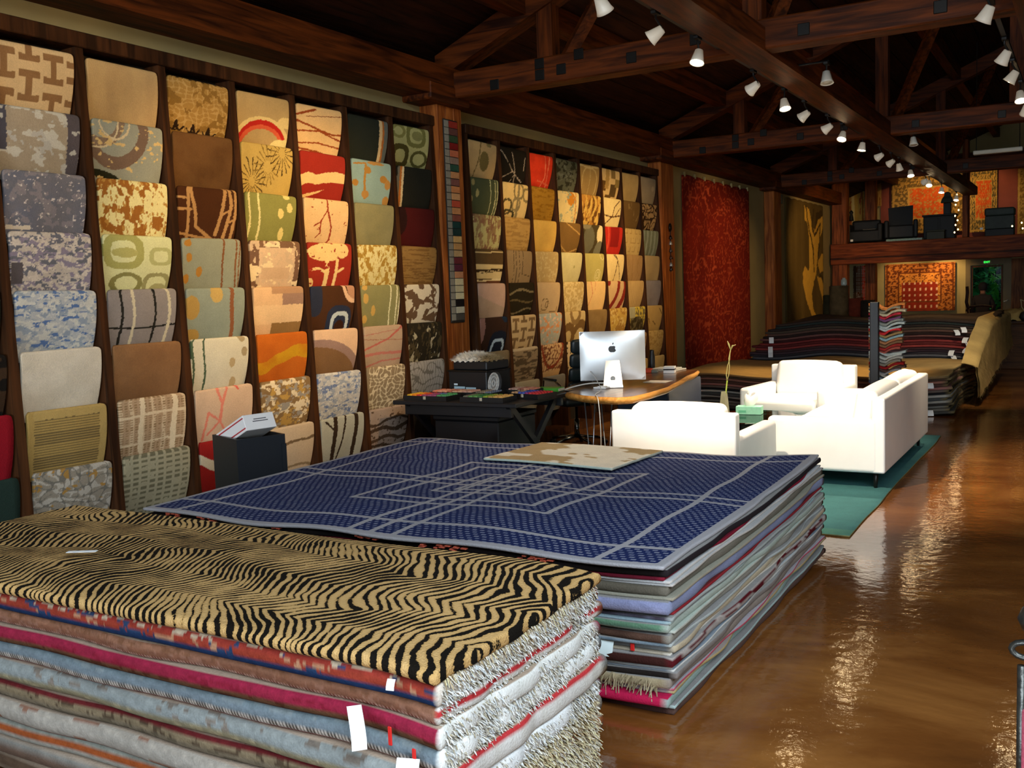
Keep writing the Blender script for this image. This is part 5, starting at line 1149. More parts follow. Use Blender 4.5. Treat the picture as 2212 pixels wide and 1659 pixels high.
# iron stand with pink cloth cut by the right edge of the picture
t = thing('iron_stand', 'wrought-iron stand with rose cloth at the right edge', 'stand', (-.07, 3.0, 0))
IR = mat('4a4c4a', rough=.35, metal=.7, var=.3, scale=40, bump=.4)
mk('upright', G().tube([(-.085, 0, 0), (-.085, 0, .52)], .011, 10), IR, t, True)
mk('finial', G().lathe([(.006, -.045), (.03, -.03), (.042, 0), (.03, .03), (.006, .045)], 18, (-.055, 0, .655)), IR, t, True)
mk('scroll', G().tube([(-.075 + .035 * math.cos(q * .45), 0, .565 + .022 * math.sin(q * .45)) for q in range(15)], .009, 8), IR, t, True)
mk('neck', G().tube([(-.07, 0, .5), (-.05, 0, .62)], .01, 8), IR, t, True)
mk('cloth', G().rbox(-.085, .12, -.012, .012, .02, .40, .008, 2), fabric('a84c60'), t)
mk('foot', G().rbox(-.12, .2, -.12, .12, 0, .018, .005, 1), IR, t)
# ------------------------------------------------------------------ hangings on the left wall
def hanging(name, label, y0, y1, z0, z1, fn, nu, nv, x=-5.318, th=.014, wav=.006):
    ys_ = np.linspace(y0, y1, nu); zs = np.linspace(z1, z0, nv); Yg, Zg = np.meshgrid(ys_, zs)
    scal = .018 * abs(np.sin((Yg - y0) / (y1 - y0) * PI * 7)) * np.clip((Zg - z1 + .25) / .25, 0, 1)
    X = x + wav * np.sin(Yg * 5) * np.sin(Zg * 1.3 + 1)
    g = G().grid(np.dstack([X, Yg, Zg + scal - .018]), flip=True)
    C = fn((Yg - y0) / (y1 - y0), (z1 - Zg) / (z1 - z0)).reshape(-1, 3)
    o = len(g.v); rim = [(0, j) for j in range(nu)] + [(i, nu - 1) for i in range(1, nv)] + [(nv - 1, j) for j in range(nu - 2, -1, -1)] + [(i, 0) for i in range(nv - 2, 0, -1)]
    V = np.array(g.v).reshape(nv, nu, 3); n = len(rim)
    for i, j in rim: g.v.append(tuple(V[i, j] + np.array((-th, 0, 0))))
    for t in range(n): a = rim[t]; b = rim[(t + 1) % n]; g.f.append((a[0] * nu + a[1], b[0] * nu + b[1], o + (t + 1) % n, o + t)); g.mi.append(0)
    g.c = np.vstack([C, np.array([C.reshape(nv, nu, 3)[i, j] for i, j in rim])])
    return solo(name, g, AF, label, 'wall rug', 'rugs hung on the walls', smooth=True)
def redfn(u, v):
    X, Y = u * 26, v * 40
    a = abs(vnoise(X + 2 * vnoise(X * .5, Y * .5, 2), Y * .8, 4) - .5); b = abs(vnoise(X * .9 + 7, Y + 2 * vnoise(X * .4, Y * .4, 7), 9) - .5)
    m = np.minimum(a, b) < .035; w = np.clip(fbm(u * 3, v * 4, 5) * 1.6 - .4, 0, 1)
    C = np.empty(u.shape + (3,)); C[:] = H('6c1a0c'); C = C * (.8 + .4 * fbm(u * 8, v * 8, 3))[..., None]
    mm = (m * (.35 + .65 * w))[..., None]; return C * (1 - mm) + H('a8482a') * mm
o = hanging('wall_rug', 'large red rug with fine orange crackle hung between two posts', 14.28, 17.60, .25, 3.30, redfn, 130, 150)
for k in range(8): mk('clip', G().rbox(-5.335, -5.30, 14.36 + k * .45 - .012, 14.36 + k * .45 + .012, 3.265, 3.335, .003, 1), mat('a89868', rough=.4, metal=.6), o, False, o.location)
def nudefn(u, v):
    C = paint(u, v, '5c4a24', [('ns', '6e5a2e', 12, .7, .7),
      ('poly', 'd4a640', [(.47, .03), (.6, .04), (.66, .14), (.72, .2), (.86, .10), (1.0, .07), (1.0, .16), (.86, .30), (.82, .44), (1.0, .36), (1.0, .5), (.88, .52), (.82, .46), (.76, .55), (.66, .5), (.6, .3), (.56, .16), (.47, .12)]),
      ('poly', 'd4a640', [(.60, .2), (.75, .32), (.80, .52), (.74, .58), (.62, .56), (.58, .52)]),
      ('poly', 'd4a640', [(.46, .47), (.55, .5), (.7, .5), (.72, .58), (.66, .68), (.70, .78), (.86, .92), (.92, 1.02), (.84, 1.02), (.78, .93), (.6, .8), (.50, .72), (.42, .6), (.41, .52)]),
      ('poly', 'd4a640', [(.8, .54), (.96, .56), (1.0, .62), (1.0, .8), (.94, .7)]),
      ('p', '4a3a1c', [(.52, .03), (.6, .2), (.7, .34), (.72, .5)], .012), ('p', '4a3a1c', [(.72, .05), (.66, .16), (.74, .24), (.92, .14), (.9, .3), (.82, .46)], .012), ('poly', '4a3a1c', [(.8, .06), (.98, .03), (.98, .08), (.84, .12), (.74, .2)]), ('p', '4a3a1c', [(.84, .46), (.9, .54), (1, .56)], .012)], 7)
    return C
hanging('wall_rug', 'brown rug with a large golden figure hung on the far left wall', 20.08, 23.24, .45, 3.34, nudefn, 90, 130)
for y0 in (13.75, 19.75):
    solo('wall_bracket', G().rbox(-5.348, -5.30, y0, y0 + .05, 3.18, 3.36, .004, 1), mat('5c5640', rough=.6), 'small metal bracket beside the %s wall rug' % ('red' if y0 < 15 else 'brown'), 'bracket')
# ------------------------------------------------------------------ back wall rugs (facing the camera)
def backhang(label, x0, x1, z0, z1, y, fn, nu, nv, cat='wall rug'):
    xs = np.linspace(x0, x1, nu); zs = np.linspace(z1, z0, nv); X, Z = np.meshgrid(xs, zs)
    g = G().grid(np.dstack([X, y + .008 * np.sin(X * 6), Z]), flip=True); g.grid(np.dstack([X, y + .02 + .008 * np.sin(X * 6), Z]))
    C = fn((X - x0) / (x1 - x0), (z1 - Z) / (z1 - z0)).reshape(-1, 3); g.c = np.vstack([C, C])
    return solo('wall_rug', g, AF, label, cat, 'rugs hung on the walls', smooth=True)
def orient(base, border, mot, bw=.2, med=None):
    def f(u, v):
        C = np.empty(u.shape + (3,)); C[:] = H(base)
        e = np.minimum(np.minimum(u, 1 - u), np.minimum(v, 1 - v)); C[e < bw] = H(border)
        uu_ = abs(u - .5); m = (fbm(uu_ * 44, v * 40, 3) > .56) | ((abs(np.sin(u * 34) * np.sin(v * 30)) > .8) & (e < bw)); C[m] = H(mot) * .9
        if med: C[(abs(u - .5) < .26) & (v > .4)] = H(med); C[(abs(u - .5) < .26) & (v > .4) & (abs(np.sin(u * 40) * np.sin(v * 26)) > .8)] = H('c8a080')
        C[abs(e - bw) < .012] = H(mot); C[abs(e - .03) < .012] = H(mot)
        return C * (.7 + .6 * fbm(u * 20, v * 20, 5))[..., None]
    return f
backhang('orange kilim with a dark red centre hung under the mezzanine', -4.60, -2.95, .80, 2.0, 26.90, orient('b87430', 'a8642a', '5c2c14', .2, '7c2414'), 90, 70)
backhang('narrow red and black striped runner hung left under the mezzanine', -5.33, -4.97, .9, 2.0, 26.6, lambda u, v: paint(u, v, '54321c', [('r', 'b8381c', .62, -1, .82, 2), ('dash', 'a8a898', 9, 24, .3, .5), ('r', '3c2a18', 0, -1, .2, 2)], 3), 30, 60)
backhang('golden ikat rug glowing at the left of the upper floor', -5.48, -5.12, 3.05, 4.25, 26.9, lambda u, v: paint(u, v, 'c89c48', [('bark', 'a8502c', 5, 2, .56), ('vl', 'ecd48c', .25, .1), ('vl', '8c5c28', .9, .06)], 4), 40, 60)
backhang('slim gold runner beside the upper post', -4.80, -4.69, 3.5, 4.25, 26.9, lambda u, v: paint(u, v, 'b88c48', [('bark', '8c5c28', 4, 3, .55)], 5), 14, 30)
backhang('large orange-red oriental rug behind the upper armchair', -4.44, -2.72, 2.75, 4.25, 26.88, orient('b84c1c', '5c4828', 'a88040', .24), 110, 90)
backhang('tall orange-red oriental rug right of the upper post', -2.62, -2.02, 2.7, 4.25, 26.88, orient('b8481c', '54482c', 'b08840', .2), 60, 90)
backhang('patterned gold-edged rug at the far right of the upper floor', -1.58, -.7, 2.6, 4.15, 26.88, orient('6c3420', '7c5c28', 'b89048', .25), 50, 70)
# upper floor furniture (dark against the rugs)
DK = mat('0c0b09', rough=.6, var=.2, scale=5)
t = thing('wing_chair', 'dark high-backed chair on the upper floor before the orange rug', 'chair', (-3.95, 25.2, 2.486), .15)
mk('back', G().hexa([(-.26, .16, .3), (.26, .16, .3), (.26, .3, .3), (-.26, .3, .3)], [(-.29, .24, .84), (.27, .24, .88), (.27, .34, .88), (-.29, .34, .84)]), DK, t); mk('seat', G().rbox(-.28, .28, -.28, .22, .1, .4, .03, 2), DK, t)
for s in (-1, 1): mk('arm', G().rbox(s * .32 - .05, s * .32 + .05, -.28, .28, .1, .52, .03, 2), DK, t)
for s in (-1, 1):
    for y in (-.24, .24): mk('leg', G().rbox(s * .28 - .02, s * .28 + .02, y - .02, y + .02, 0, .099, .004, 1), DK, t)
t = thing('loveseat', 'dark low sofa at the left of the upper floor', 'sofa', (-4.72, 25.05, 2.486))
mk('base', G().rbox(-.36, .36, -.3, .3, .05, .32, .03, 2), DK, t); mk('back', G().rbox(-.36, .30, .16, .32, .33, .58, .05, 3), DK, t)
for s in (-1, 1): mk('arm', G().rbox(s * .36 - .06, s * .36 + .06, -.3, .3, .05, .48, .04, 2), DK, t)
mk('throw', G().rbox(-.02, .28, -.31, -.1, .325, .345, .008, 1), mat('6c685c', rough=.9), t)
t = thing('sideboard', 'dark sideboard on the upper floor under the table lamp', 'sideboard', (-3.10, 25.3, 2.486))
mk('carcass', G().rbox(-.34, .34, -.2, .2, .04, .56, .01, 1), DK, t); mk('top', G().rbox(-.37, .37, -.22, .22, .561, .6, .008, 1), DK, t)
for s in (-1, 1): mk('door', G().rbox(s * .17 - .15, s * .17 + .15, -.212, -.201, .08, .53, .004, 1), DK, t)
t = thing('table_lamp', 'dark table lamp with a pagoda shade on the upper sideboard', 'lamp', (-2.95, 25.35, 3.087))
mk('base', G().rbox(-.08, .08, -.08, .08, 0, .26, .01, 1), DK, t); mk('shade', G().lathe([(.19, .27), (.15, .36), (.10, .42), (.08, .5), (.02, .52)], 4).xf(Matrix.Rotation(.78, 4, 'Z')), mat('3a4038', rough=.5), t)
t = thing('trunk', 'grey-green painted trunk at the right of the upper floor', 'trunk', (-1.86, 25.6, 2.486))
mk('stand', G().rbox(-.3, .3, -.2, .2, 0, .2, .01, 1), DK, t); mk('box', G().rbox(-.3, .3, -.22, .22, .201, .5, .012, 1), mat('2c342c', rough=.6, var=.2, scale=8), t); mk('lid', G().rbox(-.31, .31, -.23, .23, .501, .68, .04, 3), mat('303a32', rough=.6, var=.2, scale=8), t)
t = thing('storage_box', 'olive box standing before the upper sideboard', 'box', (-3.12, 24.75, 2.486))
mk('box', G().rbox(-.19, .19, -.12, .12, 0, .19, .008, 1), mat('34321f', rough=.6), t); mk('lid', G().rbox(-.2, .2, -.13, .13, .191, .225, .008, 1), mat('3a3826', rough=.6), t)
solo('glass_shelf', G().rbox(-4.12, -3.34, 24.2, 24.45, 2.487, 2.54, .006, 1), mat('7c9888', rough=.3, var=.4, scale=40), 'row of pale green glassware along the mezzanine edge', 'glassware')
t = thing('figurine', 'small dark figure standing beside the golden upper rug', 'figurine', (-5.05, 25.0, 3.06))
mk('body', G().lathe([(.06, 0), (.05, .08), (.03, .16), (.05, .2), (.02, .25)], 10), DK, t, True)
# string lights around the second upper post
for k, (x, z) in enumerate(((-2.60, 3.42), (-2.62, 3.2), (-2.56, 3.08), (-2.63, 2.96), (-2.58, 2.86), (-2.62, 2.76), (-2.57, 2.66), (-2.64, 2.60), (-1.32, 2.72), (-1.5, 2.66), (-1.12, 2.78), (-1.3, 2.6))):
    tt = thing('fairy_light', ('tiny warm fairy light beside the middle upper post, %s' % ('topmost' if k == 0 else ORD[k] + ' from the top')) if k < 8 else ('tiny warm fairy light on the right mezzanine edge, %s' % ['third from the left', 'second from the left', 'rightmost', 'lowest'][k - 8]), 'light', (x, 23.93 if k < 8 else 23.88, z), 0, 'fairy lights by the post' if k < 8 else 'fairy lights on the mezzanine edge')
    mk('bulb', G().lathe([(.004, -.02), (.016, -.006), (.014, .01), (.004, .02)], 8), mat('ffdca0', emit='ffd48c', es=9.0), tt, True); mk('cap', G().lathe([(.006, .0205), (.006, .034)], 6), DK, tt)
for x, z in ((-4.82, 2.52), (-2.1, 2.62)):
    solo('small_card', G().rbox(x - .03, x + .03, 23.9, 23.91, z, z + .05, .003, 1), mat('e8e8e0', rough=.7), 'tiny white card on the mezzanine edge, %s' % ('left' if x < -3 else 'right of the middle post'), 'card')
# ------------------------------------------------------------------ under the mezzanine
DF = mat('5c4c28', rough=.6, var=.1, scale=5)
dr = bpy.data.objects.new('door_1', None); COL.objects.link(dr); dr['kind'] = 'structure'; dr.location = (-2.2, 27.05, 0); dr['label'] = 'glazed back door with trees behind it'
wpart('frame', G().box(-2.72, -2.61, 26.97, 27.12, 0, 2.05).box(-1.88, -1.70, 26.97, 27.12, 0, 2.05).box(-2.609, -1.881, 26.97, 27.12, 1.89, 2.05), DF, dr)
wpart('sash', G().box(-2.60, -2.56, 27.02, 27.07, 0.02, 1.88).box(-1.93, -1.89, 27.02, 27.07, .02, 1.88).box(-2.559, -1.931, 27.02, 27.07, .02, .22).box(-2.559, -1.931, 27.02, 27.07, 1.84, 1.88), wood('3a2010', '5a3418', 2), dr)
wpart('pane', G().box(-2.559, -1.931, 27.04, 27.05, .221, 1.839), glass('e6f2ec', 1.06), dr)
wpart('handle', G().tube([(-1.86, 26.95, .98), (-1.80, 26.93, 1.0), (-1.76, 26.93, 1.03)], .016, 8), mat('b8b4a8', rough=.3, metal=.8), dr, True)
t = thing('exit_sign', 'small green lit exit sign above the back door', 'sign', (-2.24, 26.93, 1.925))
mk('case', G().rbox(-.10, .10, -.0, .03, 0, .07, .004, 1), mat('6c5c34', rough=.5), t)
cu = bpy.data.curves.new('exit_text', 'FONT'); cu.body = 'EXIT'; cu.size = .068; cu.align_x = 'CENTER'; cu.extrude = .0008
cu.materials.append(mat('30e050', emit='2cf04c', es=3.0)); _tmp = bpy.data.objects.new('tmp', cu); lt = bpy.data.objects.new('lettering', bpy.data.meshes.new_from_object(_tmp)); bpy.data.objects.remove(_tmp); COL.objects.link(lt); lt.parent = t; lt.location = (0, -.0015, .012); lt.rotation_euler = (PI / 2, 0, 0)
# garden behind the door
rs = np.random.RandomState(12)
for q, (cx_, cy_, cc, lab) in enumerate(((-3.6, 30.0, ['1c5a34', '2c7844', '14402c'], 'dark green conifer left behind the glazed door'), (-1.2, 30.4, ['3c8c3c', '58a850', '24683c'], 'bright green broad-leaved tree right behind the glazed door'), (-2.5, 32.3, ['103828', '1c4c34', '0c2c20'], 'deep green tree furthest behind the glazed door'))):
    tt = thing('garden_tree', lab, 'tree', (cx_, cy_, 0))
    mk('trunk', G().tube([(0, 0, 0), (.05, 0, 1.4), (-.05, .1, 3.0)], [.09, .07, .03], 8), mat('2c2018', rough=.9), tt, True)
    for k in range(9):
        a = rs.uniform(0, 6.28); z0 = rs.uniform(.4, 2.6); mk('branch', G().tube([(0, 0, z0), (.5 * math.cos(a), .4 * math.sin(a), z0 + .15), (1.0 * math.cos(a), .8 * math.sin(a), z0 - .1)], [.02, .014, .004], 5), mat('4c4438', rough=.9), tt, True)
    f = G(); C = []
    for k in range(2600):
        p = np.array([np.clip(rs.normal(0, .7), -1.15, 1.15), np.clip(rs.normal(0, .45), -.9, .9), rs.uniform(-.1, 3.2)]); d = rs.normal(0, 1, 3); d /= np.linalg.norm(d); e = np.cross(d, rs.normal(0, 1, 3)); e /= np.linalg.norm(e); l = rs.uniform(.09, .2); w = l * .32
        f.add([p - d * l, p + e * w, p + d * l, p - e * w], [(0, 1, 2, 3)]); C += [H(cc[rs.randint(3)])] * 4
    f.c = np.array(C); o = mk('foliage', f, AF, tt, False); o['kind'] = 'stuff'
g = G().box(-9, 5, 27.3, 36, -.1, -.001); struct('ground_garden', g, mat('2c3a20', rough=.95, var=.3, scale=4))
# person seated before the door, seen from behind
def skin_person():
    J = {'pel': (0, 0, .62, .15, .12), 'sp1': (0, .0, .80, .155, .11), 'ch': (0, .0, 1.02, .17, .11), 'nk': (0, -.0, 1.17, .075, .07), 'n2': (0, .02, 1.24, .052, .055), 'h1': (0, .03, 1.31, .075, .088), 'h2': (0, .03, 1.385, .082, .095), 'h3': (0, .03, 1.45, .045, .055),
         'sl': (-.15, 0, 1.12, .075, .075), 'el': (-.235, .03, .90, .052, .052), 'wl': (-.19, .2, .74, .038, .038), 'hl': (-.15, .28, .72, .036, .028),
         'sr': (.15, 0, 1.12, .075, .075), 'er': (.235, .03, .90, .052, .052), 'wr': (.19, .2, .74, .038, .038), 'hr': (.15, .28, .72, .036, .028),
         'tl': (-.10, .12, .60, .1, .09), 'kl': (-.13, .45, .60, .07, .07), 'al': (-.13, .48, .12, .045, .045), 'fl': (-.13, .62, .05, .04, .035),
         'tr': (.10, .12, .60, .1, .09), 'kr': (.13, .45, .60, .07, .07), 'ar': (.13, .48, .12, .045, .045), 'fr': (.13, .62, .05, .04, .035)}
    Eg = 'pel-sp1 sp1-ch ch-nk nk-n2 n2-h1 h1-h2 h2-h3 ch-sl sl-el el-wl wl-hl ch-sr sr-er er-wr wr-hr pel-tl tl-kl kl-al al-fl pel-tr tr-kr kr-ar ar-fr'.split()
    ks = list(J); me = bpy.data.meshes.new('body'); me.from_pydata([J[k][:3] for k in ks], [tuple(ks.index(q) for q in e.split('-')) for e in Eg], [])
    o = bpy.data.objects.new('body', me); COL.objects.link(o)
    md = o.modifiers.new('skin', 'SKIN'); md.use_smooth_shade = True
    sv = me.skin_vertices[0].data
    for i, k in enumerate(ks): sv[i].radius = J[k][3:5]; sv[i].use_root = (k == 'pel')
    s2 = o.modifiers.new('sub', 'SUBSURF'); s2.levels = 2; s2.render_levels = 2
    m, N, L, b = nmat('person_cloth')
    ge = N.new('ShaderNodeTexCoord'); sx = N.new('ShaderNodeSeparateXYZ'); gt = N.new('ShaderNodeMath'); gt.operation = 'GREATER_THAN'; gt.inputs[1].default_value = 1.215
    mx = N.new('ShaderNodeMix'); mx.data_type = 'RGBA'; mx.inputs[6].default_value = (*hx('2a1e18'), 1); mx.inputs[7].default_value = (*hx('8a5c44'), 1)
    L.new(ge.outputs['Object'], sx.inputs[0]); L.new(sx.outputs[2], gt.inputs[0]); L.new(gt.outputs[0], mx.inputs[0]); L.new(mx.outputs[2], b.inputs['Base Color']); b.inputs['Roughness'].default_value = .9
    me.materials.append(m); return o
t = thing('person', 'person in dark brown clothes seated before the glazed door, seen from behind', 'person', (-2.21, 25.6, 0))
o = skin_person(); o.parent = t
mk('hair', G().lathe([(.05, -.118), (.082, -.085), (.096, -.03), (.098, .015), (.082, .06), (.046, .086), (.006, .095)], 18, (0, .02, 1.39)), mat('1c1410', rough=.8, var=.3, scale=60), t, True)
mk('collar', G().lathe([(.085, 0), (.075, .03), (.066, .032)], 14, (0, 0, 1.175)), mat('3a2a22', rough=.9), t, True)
for s in (-1, 1): mk('hand', G().rbox(s * .14 - .035, s * .14 + .035, .27, .37, .70, .73, .012, 2), mat('8a5c44', rough=.6), t, True)
t = thing('stool', 'dark round stool under the seated person', 'stool', (-2.21, 25.62, 0))
mk('seat', G().lathe([(.19, .47), (.2, .49), (.19, .515)], 20), DK, t)
for k in range(4): mk('leg', G().tube([(.13 * math.cos(k * 1.57 + .8), .13 * math.sin(k * 1.57 + .8), .47), (.18 * math.cos(k * 1.57 + .8), .18 * math.sin(k * 1.57 + .8), 0)], .017, 6), DK, t)
# bentwood armchair in front of the person
t = thing('armchair_wood', 'dark wooden armchair with pale seat in front of the back door', 'chair', (-1.94, 22.0, 0))
WD = wood('2a1810', '44281a', 2)
mk('seat', G().rbox(-.2, .2, -.22, .2, .74, .80, .025, 3), mat('a8a4a0', rough=.9), t, True)
mk('back_rail', G().tube([(-.23, -.2, .94), (-.22, .12, 1.0), (0, .23, 1.02), (.22, .12, 1.0), (.23, -.2, .94)], .024, 8), WD, t, True)
for x, y in ((-.2, -.19), (.2, -.19), (-.19, .17), (.19, .17)): mk('leg', G().tube([(x, y, 0), (x, y, .74), (x * 1.08, y, .96)], .02, 6), WD, t)
mk('post_scroll', G().tube([(-.24, .1, .98), (-.27, .1, 1.1), (-.25, .1, 1.3), (-.26, .1, 1.42)], .03, 8), WD, t, True)
# pelts and a vase on the end of the dark pile
t = thing('side_cabinet', 'dark cabinet carrying pale pelts at the right back', 'cabinet', (-1.0, 19.6, 0))
mk('carcass', G().rbox(-.55, .75, -.6, .5, 0.0, .78, .01, 1), wood('3a2210', '5c3818', 0), t); mk('top', G().rbox(-.58, .78, -.63, .53, .781, .83, .008, 1), wood('3a2210', '5c3818', 0), t)
A = np.zeros((14, 20, 3))
for i in range(14):
    for j in range(20):
        u, v = j / 9.5 - 1, i / 6.5 - 1; A[i, j] = (-1.1 + u * .46, 19.5 + v * .5, .835 + .19 * max(0, 1 - u ** 2) ** .5 * max(0, 1 - v ** 2) ** .4 + .025 * math.sin(j * 1.7) * math.cos(i * 1.3))
g = G().grid(A); hv = np.array(g.v); g.c = H('b09458')[None] * (.75 + .5 * fbm(hv[:, 0] * 12, hv[:, 1] * 12, 2))[:, None]
o = solo('pelt', g, AF, 'heap of pale golden pelts on the cabinet at the right back', 'pelt', smooth=True)
t = thing('vase_twigs', 'dark round vase with curled pale twigs among the pelts', 'vase', (-.98, 18.85, .835))
mk('pot', G().lathe([(.05, 0), (.09, .06), (.07, .13), (.04, .16)], 14), DK, t, True)
for s in (-1, 1): mk('twig', G().tube([(0, 0, .15), (s * .05, 0, .24), (s * .03 - .03, 0, .33), (-.07, 0, .36)], .005, 5), mat('b0a478', rough=.7), t, True)
# rolled and upright carpets left at the back
for k, (x, r, h, c, lab) in enumerate(((-4.28, .18, 1.52, '5c4a30', 'tall mottled carpet roll standing by the last post'), (-4.0, .15, 1.26, '6a2c1c', 'rust red carpet roll standing among the rolls'), (-3.74, .13, 1.22, '2a241c', 'dark carpet roll at the right of the standing rolls'), (-4.5, .12, 1.34, '3a3420', 'dark olive carpet roll against the wall'))):
    t = thing('carpet_roll', lab, 'carpet roll', (x, 20.0 + .15 * (k % 2), 0), 0, 'carpet rolls standing at the back')
    mk('roll', G().lathe([(r, 0), (r * 1.02, h * .5), (r, h)], 20), fabric(c, .4, 7), t, True)
    mk('coil', G().tube([(r * (1 - q / 46.) * math.cos(q * .5), r * (1 - q / 46.) * math.sin(q * .5), h + .004) for q in range(40)], .01, 5), fabric(c, .3, 7), t, True)
solo('glass_jar', G().lathe([(.05, 0), (.06, .03), (.055, .11), (.03, .13), (.03, .15)], 14, (-4.13, 19.98, 1.53)).xf(Matrix.Translation((-.05, 0, 0))), mat('a8b0a4', rough=.2), 'pale glass jar on top of the tall carpet roll', 'jar', smooth=True)
solo('bench', G().rbox(-4.45, -2.95, 26.2, 26.7, 0.0, .55, .05, 2), mat('2a2216', rough=.9, var=.3, scale=6), 'dark upholstered bench under the orange kilim', 'bench')

TRK0 = mat('0d0d0e', rough=.5)
# dense hedge closing the garden view
f = G(); C = []; rs = np.random.RandomState(77)
for k in range(3000):
    p = np.array([rs.uniform(-6.5, 1.5), 33.9 + rs.uniform(-.3, .3), rs.uniform(0, 4.5)]); d = rs.normal(0, 1, 3); d[1] *= .3; d /= np.linalg.norm(d); e = np.cross(d, [0, 1, .2]); e /= np.linalg.norm(e); l = rs.uniform(.14, .3); w = l * .4
    f.add([p - d * l, p + e * w, p + d * l, p - e * w], [(0, 1, 2, 3)]); C += [H(['163c22', '24582f', '0f2a1c', '3a7a44'][rs.randint(4)])] * 4
f.c = np.array(C); hd = solo('hedge', f, AF, 'tall dark leafy hedge closing the view behind the door', 'hedge', kind='stuff')
struct('wall_garden', G().box(-8, 3, 35.2, 35.4, 0, 5.5), mat('10241a', rough=.95, var=.4, scale=3))
t = thing('strip_light', 'long pale strip fixture hanging at the right under the roof', 'lamp', (-1.2, 16.0, 3.36))
mk('tray', G().rbox(-.32, .32, -.05, .05, .0, .06, .01, 1), mat('b8b4a4', rough=.5), t)
for x in (-.28, .28): mk('hanger', G().tube([(x, 0, .06), (x, 0, 1.6)], .006, 6), TRK0, t)
struct('trim_gable_panel', G().box(-5.6, -4.1, 26.95, 26.99, 4.33, 4.72), mat('d8a878', rough=.8))
# ------------------------------------------------------------------ track lights
TRK = mat('0d0d0e', rough=.5)
for x, y0, y1 in ((-2.55, 2.5, 23.5), (-0.62, 4.0, 20.0)):
    solo('light_track', G().box(x - .018, x + .018, y0, y1, 3.45, 3.475), TRK, 'black light track %s' % ('under the left ceiling beam' if x < -2 else 'under the right ceiling beam'), 'light track')
SHD = mat('d8d4c8', rough=.35, emit='ffe8c8', es=.12); BULB = mat('fff0d0', emit='ffdca8', es=60.0)
def aim_matrix(d):
    d = Vector(d).normalized(); return Vector((0, 0, -1)).rotation_difference(d).to_matrix().to_4x4()
shade_me = None
def track_lamp(x, y, z, tgt, power, label, group, size=1.0, spot=True, blend=.7, bulbmat=None, lc=(1.0, .62, .26)):
    global shade_me
    t = thing('track_lamp', label, 'lamp', (x, y, z), 0, group)
    d = Vector(tgt) - Vector((x, y, z)); M = aim_matrix(d)
    sh = G().lathe([(.018, .055), (.030, .052), (.048, -.03), (.056, -.05), (.052, -.05), (.044, -.03), (.02, .04)], 20).xf(M)
    mk('shade', sh, SHD if spot else mat('d8d4c8', rough=.35), t, True)
    mk('bulb', G().lathe([(.001, -.018), (.030, -.022), (.045, -.036), (.040, -.046), (.001, -.05)], 16).xf(M), bulbmat or BULB, t, True)
    mk('stem', G().tube([M @ Vector((0, 0, .052)), Vector((0, 0, .10)), Vector((0, 0, 3.452 - z))], .008, 6), TRK, t)
    mk('adapter', G().rbox(-.02, .02, -.045, .045, 3.425 - z, 3.449 - z, .004, 1), TRK, t)
    if spot:
        L_ = bpy.data.lights.new('lamp_light', 'SPOT'); L_.energy = power; L_.color = lc; L_.spot_size = size; L_.spot_blend = blend; L_.shadow_soft_size = .04
        o = bpy.data.objects.new('lamp_light', L_); COL.objects.link(o); o.parent = t
        o.location = d.normalized() * .06; o.rotation_euler = M.to_euler()
    return t
Zl = 3.30
LAMPS = [ # y, target, power, name
 (5.55, (-2.0, 7.8, .35), 680, 'second'), (6.40, (-5.15, 6.2, 1.75), 230, 'third'), (7.22, (-2.75, 6.3, .75), 160, 'fourth'),
 (8.62, (-5.15, 9.6, 1.9), 190, 'fifth'), (9.62, (-1.9, 8.8, .4), 420, 'sixth'), (10.38, (-5.15, 11.0, 1.75), 240, 'seventh'), (11.40, (-5.15, 12.0, 1.9), 130, 'eighth'),
 (12.15, (-2.9, 10.6, .4), 260, 'ninth'), (13.3, (-3.0, 12.9, .4), 330, 'tenth'), (14.5, (-5.3, 15.6, 2.0), 150, 'eleventh'), (15.4, (-5.3, 16.6, 1.7), 120, 'twelfth'), (16.1, (-2.2, 17.2, .9), 90, 'thirteenth'),
 (17.2, (-2.2, 16.2, .9), 90, 'fourteenth'), (18.8, (-5.3, 22.6, 2.0), 330, 'fifteenth'), (19.3, (-2.5, 17.8, .9), 60, 'sixteenth'), (21.0, (-2.8, 20.0, 0), 60, 'seventeenth'), (23.4, (-2.8, 22.0, 0), 60, 'eighteenth'),
 (4.7, (-5.15, 5.3, 1.95), 210, 'first visible'), (3.5, (-5.15, 3.9, 2.2), 95, 'nearest')]  # these two hang out of view, added to warm the near rack
for y, tg, pw, nm in LAMPS:
    track_lamp(-2.55, y, Zl, tg, pw, '%s spotlight%s on the left light track' % (nm, ' from the camera' if nm != 'nearest' else ''), 'spotlights on the left track', 1.05, lc=(1.0, .82, .60) if nm in ('second', 'fourth', 'sixth', 'ninth') else (1.0, .62, .26))
for k, (y, tg, pw) in enumerate(((7.3, (-2.3, 8.2, .4), 40), (8.8, (-2.4, 9.9, .5), 300), (9.7, (-2.6, 10.0, .5), 620), (10.8, (-.2, 9.5, 0), 120), (11.7, (-1.25, 14.5, .5), 330), (5.0, (-2.75, 6.6, .7), 420))):
    track_lamp(-.62, y, Zl, tg, pw, '%s spotlight on the right light track' % ['nearest visible', 'second', 'third', 'fourth', 'fifth', 'hidden front'][k], 'spotlights on the right track', .8 if k != 5 else .42, lc=(1.0, .82, .58))  # the last one is added above the view to brighten the near armchair
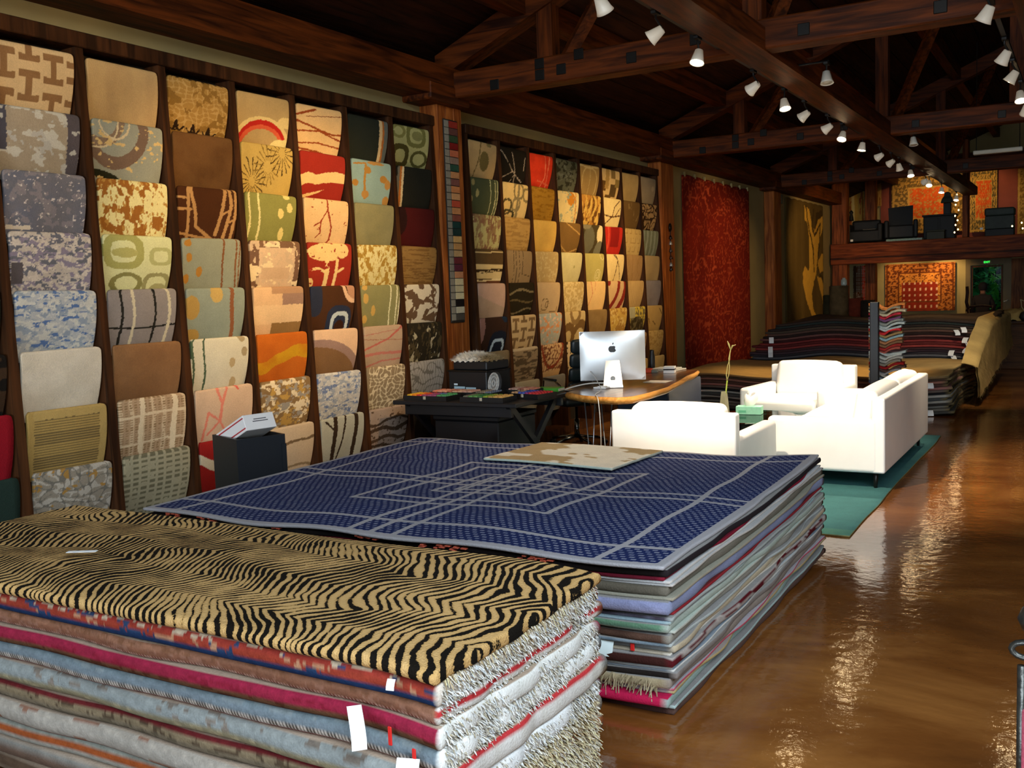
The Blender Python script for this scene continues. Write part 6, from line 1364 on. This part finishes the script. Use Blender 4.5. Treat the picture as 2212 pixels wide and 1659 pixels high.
for k, (x, y) in enumerate(((-1.96, 8.74), (-1.96, 13.44))):
    tl = track_lamp(x, y, 3.32, (x + .3, y - .6, 0), 0, 'unlit white cone lamp on the right of the beam, %s' % ('near' if k == 0 else 'far'), 'cone lamps beside the beam', spot=False, bulbmat=mat('b8b0a0', rough=.5))
    mk('bracket', G().tube([(.02, 0, .135), (-.235, 0, .135)], .01, 6), TRK, tl)
# downlights under and above the mezzanine
def downlight(x, y, z, tgt, power, label, size=1.2):
    t = thing('downlight', label, 'lamp', (x, y, z), 0, 'small spots at the mezzanine')
    M = aim_matrix(Vector(tgt) - Vector((x, y, z)))
    mk('can', G().lathe([(.03, .05), (.045, -.04), (.04, -.04), (.03, .04)], 14).xf(M), TRK, t, True); mk('bulb', G().lathe([(.001, -.02), (.034, -.025), (.03, -.034), (.001, -.036)], 12).xf(M), BULB, t, True)
    L_ = bpy.data.lights.new('lamp_light', 'SPOT'); L_.energy = power; L_.color = (1.0, .66, .28); L_.spot_size = size; L_.spot_blend = .8; L_.shadow_soft_size = .03
    o = bpy.data.objects.new('lamp_light', L_); COL.objects.link(o); o.parent = t; o.location = (Vector(tgt) - Vector((x, y, z))).normalized() * .05; o.rotation_euler = M.to_euler()
downlight(-3.2, 26.2, 2.24, (-3.1, 26.9, 1.5), 60, 'small spot under the mezzanine above the kilim\'s right end', 1.7)
downlight(-4.2, 25.9, 2.24, (-4.1, 26.9, 1.4), 50, 'small spot under the mezzanine above the kilim\'s left end', 1.8)
downlight(-2.85, 24.3, 2.24, (-2.6, 25.4, .2), 25, 'small spot under the mezzanine edge beside the door', 1.6)
downlight(-5.25, 26.2, 4.2, (-5.3, 26.9, 3.7), 220, 'small spot above the golden upper rug', 1.8)
downlight(-3.5, 25.6, 4.24, (-3.5, 26.9, 3.4), 75, 'small spot above the large orange upper rug', 1.8)
downlight(-2.3, 25.6, 4.24, (-2.3, 26.9, 3.4), 50, 'small spot above the tall orange upper rug', 1.6)
downlight(-4.75, 26.2, 4.2, (-4.75, 26.9, 3.8), 30, 'small spot above the slim gold runner', 1.5)
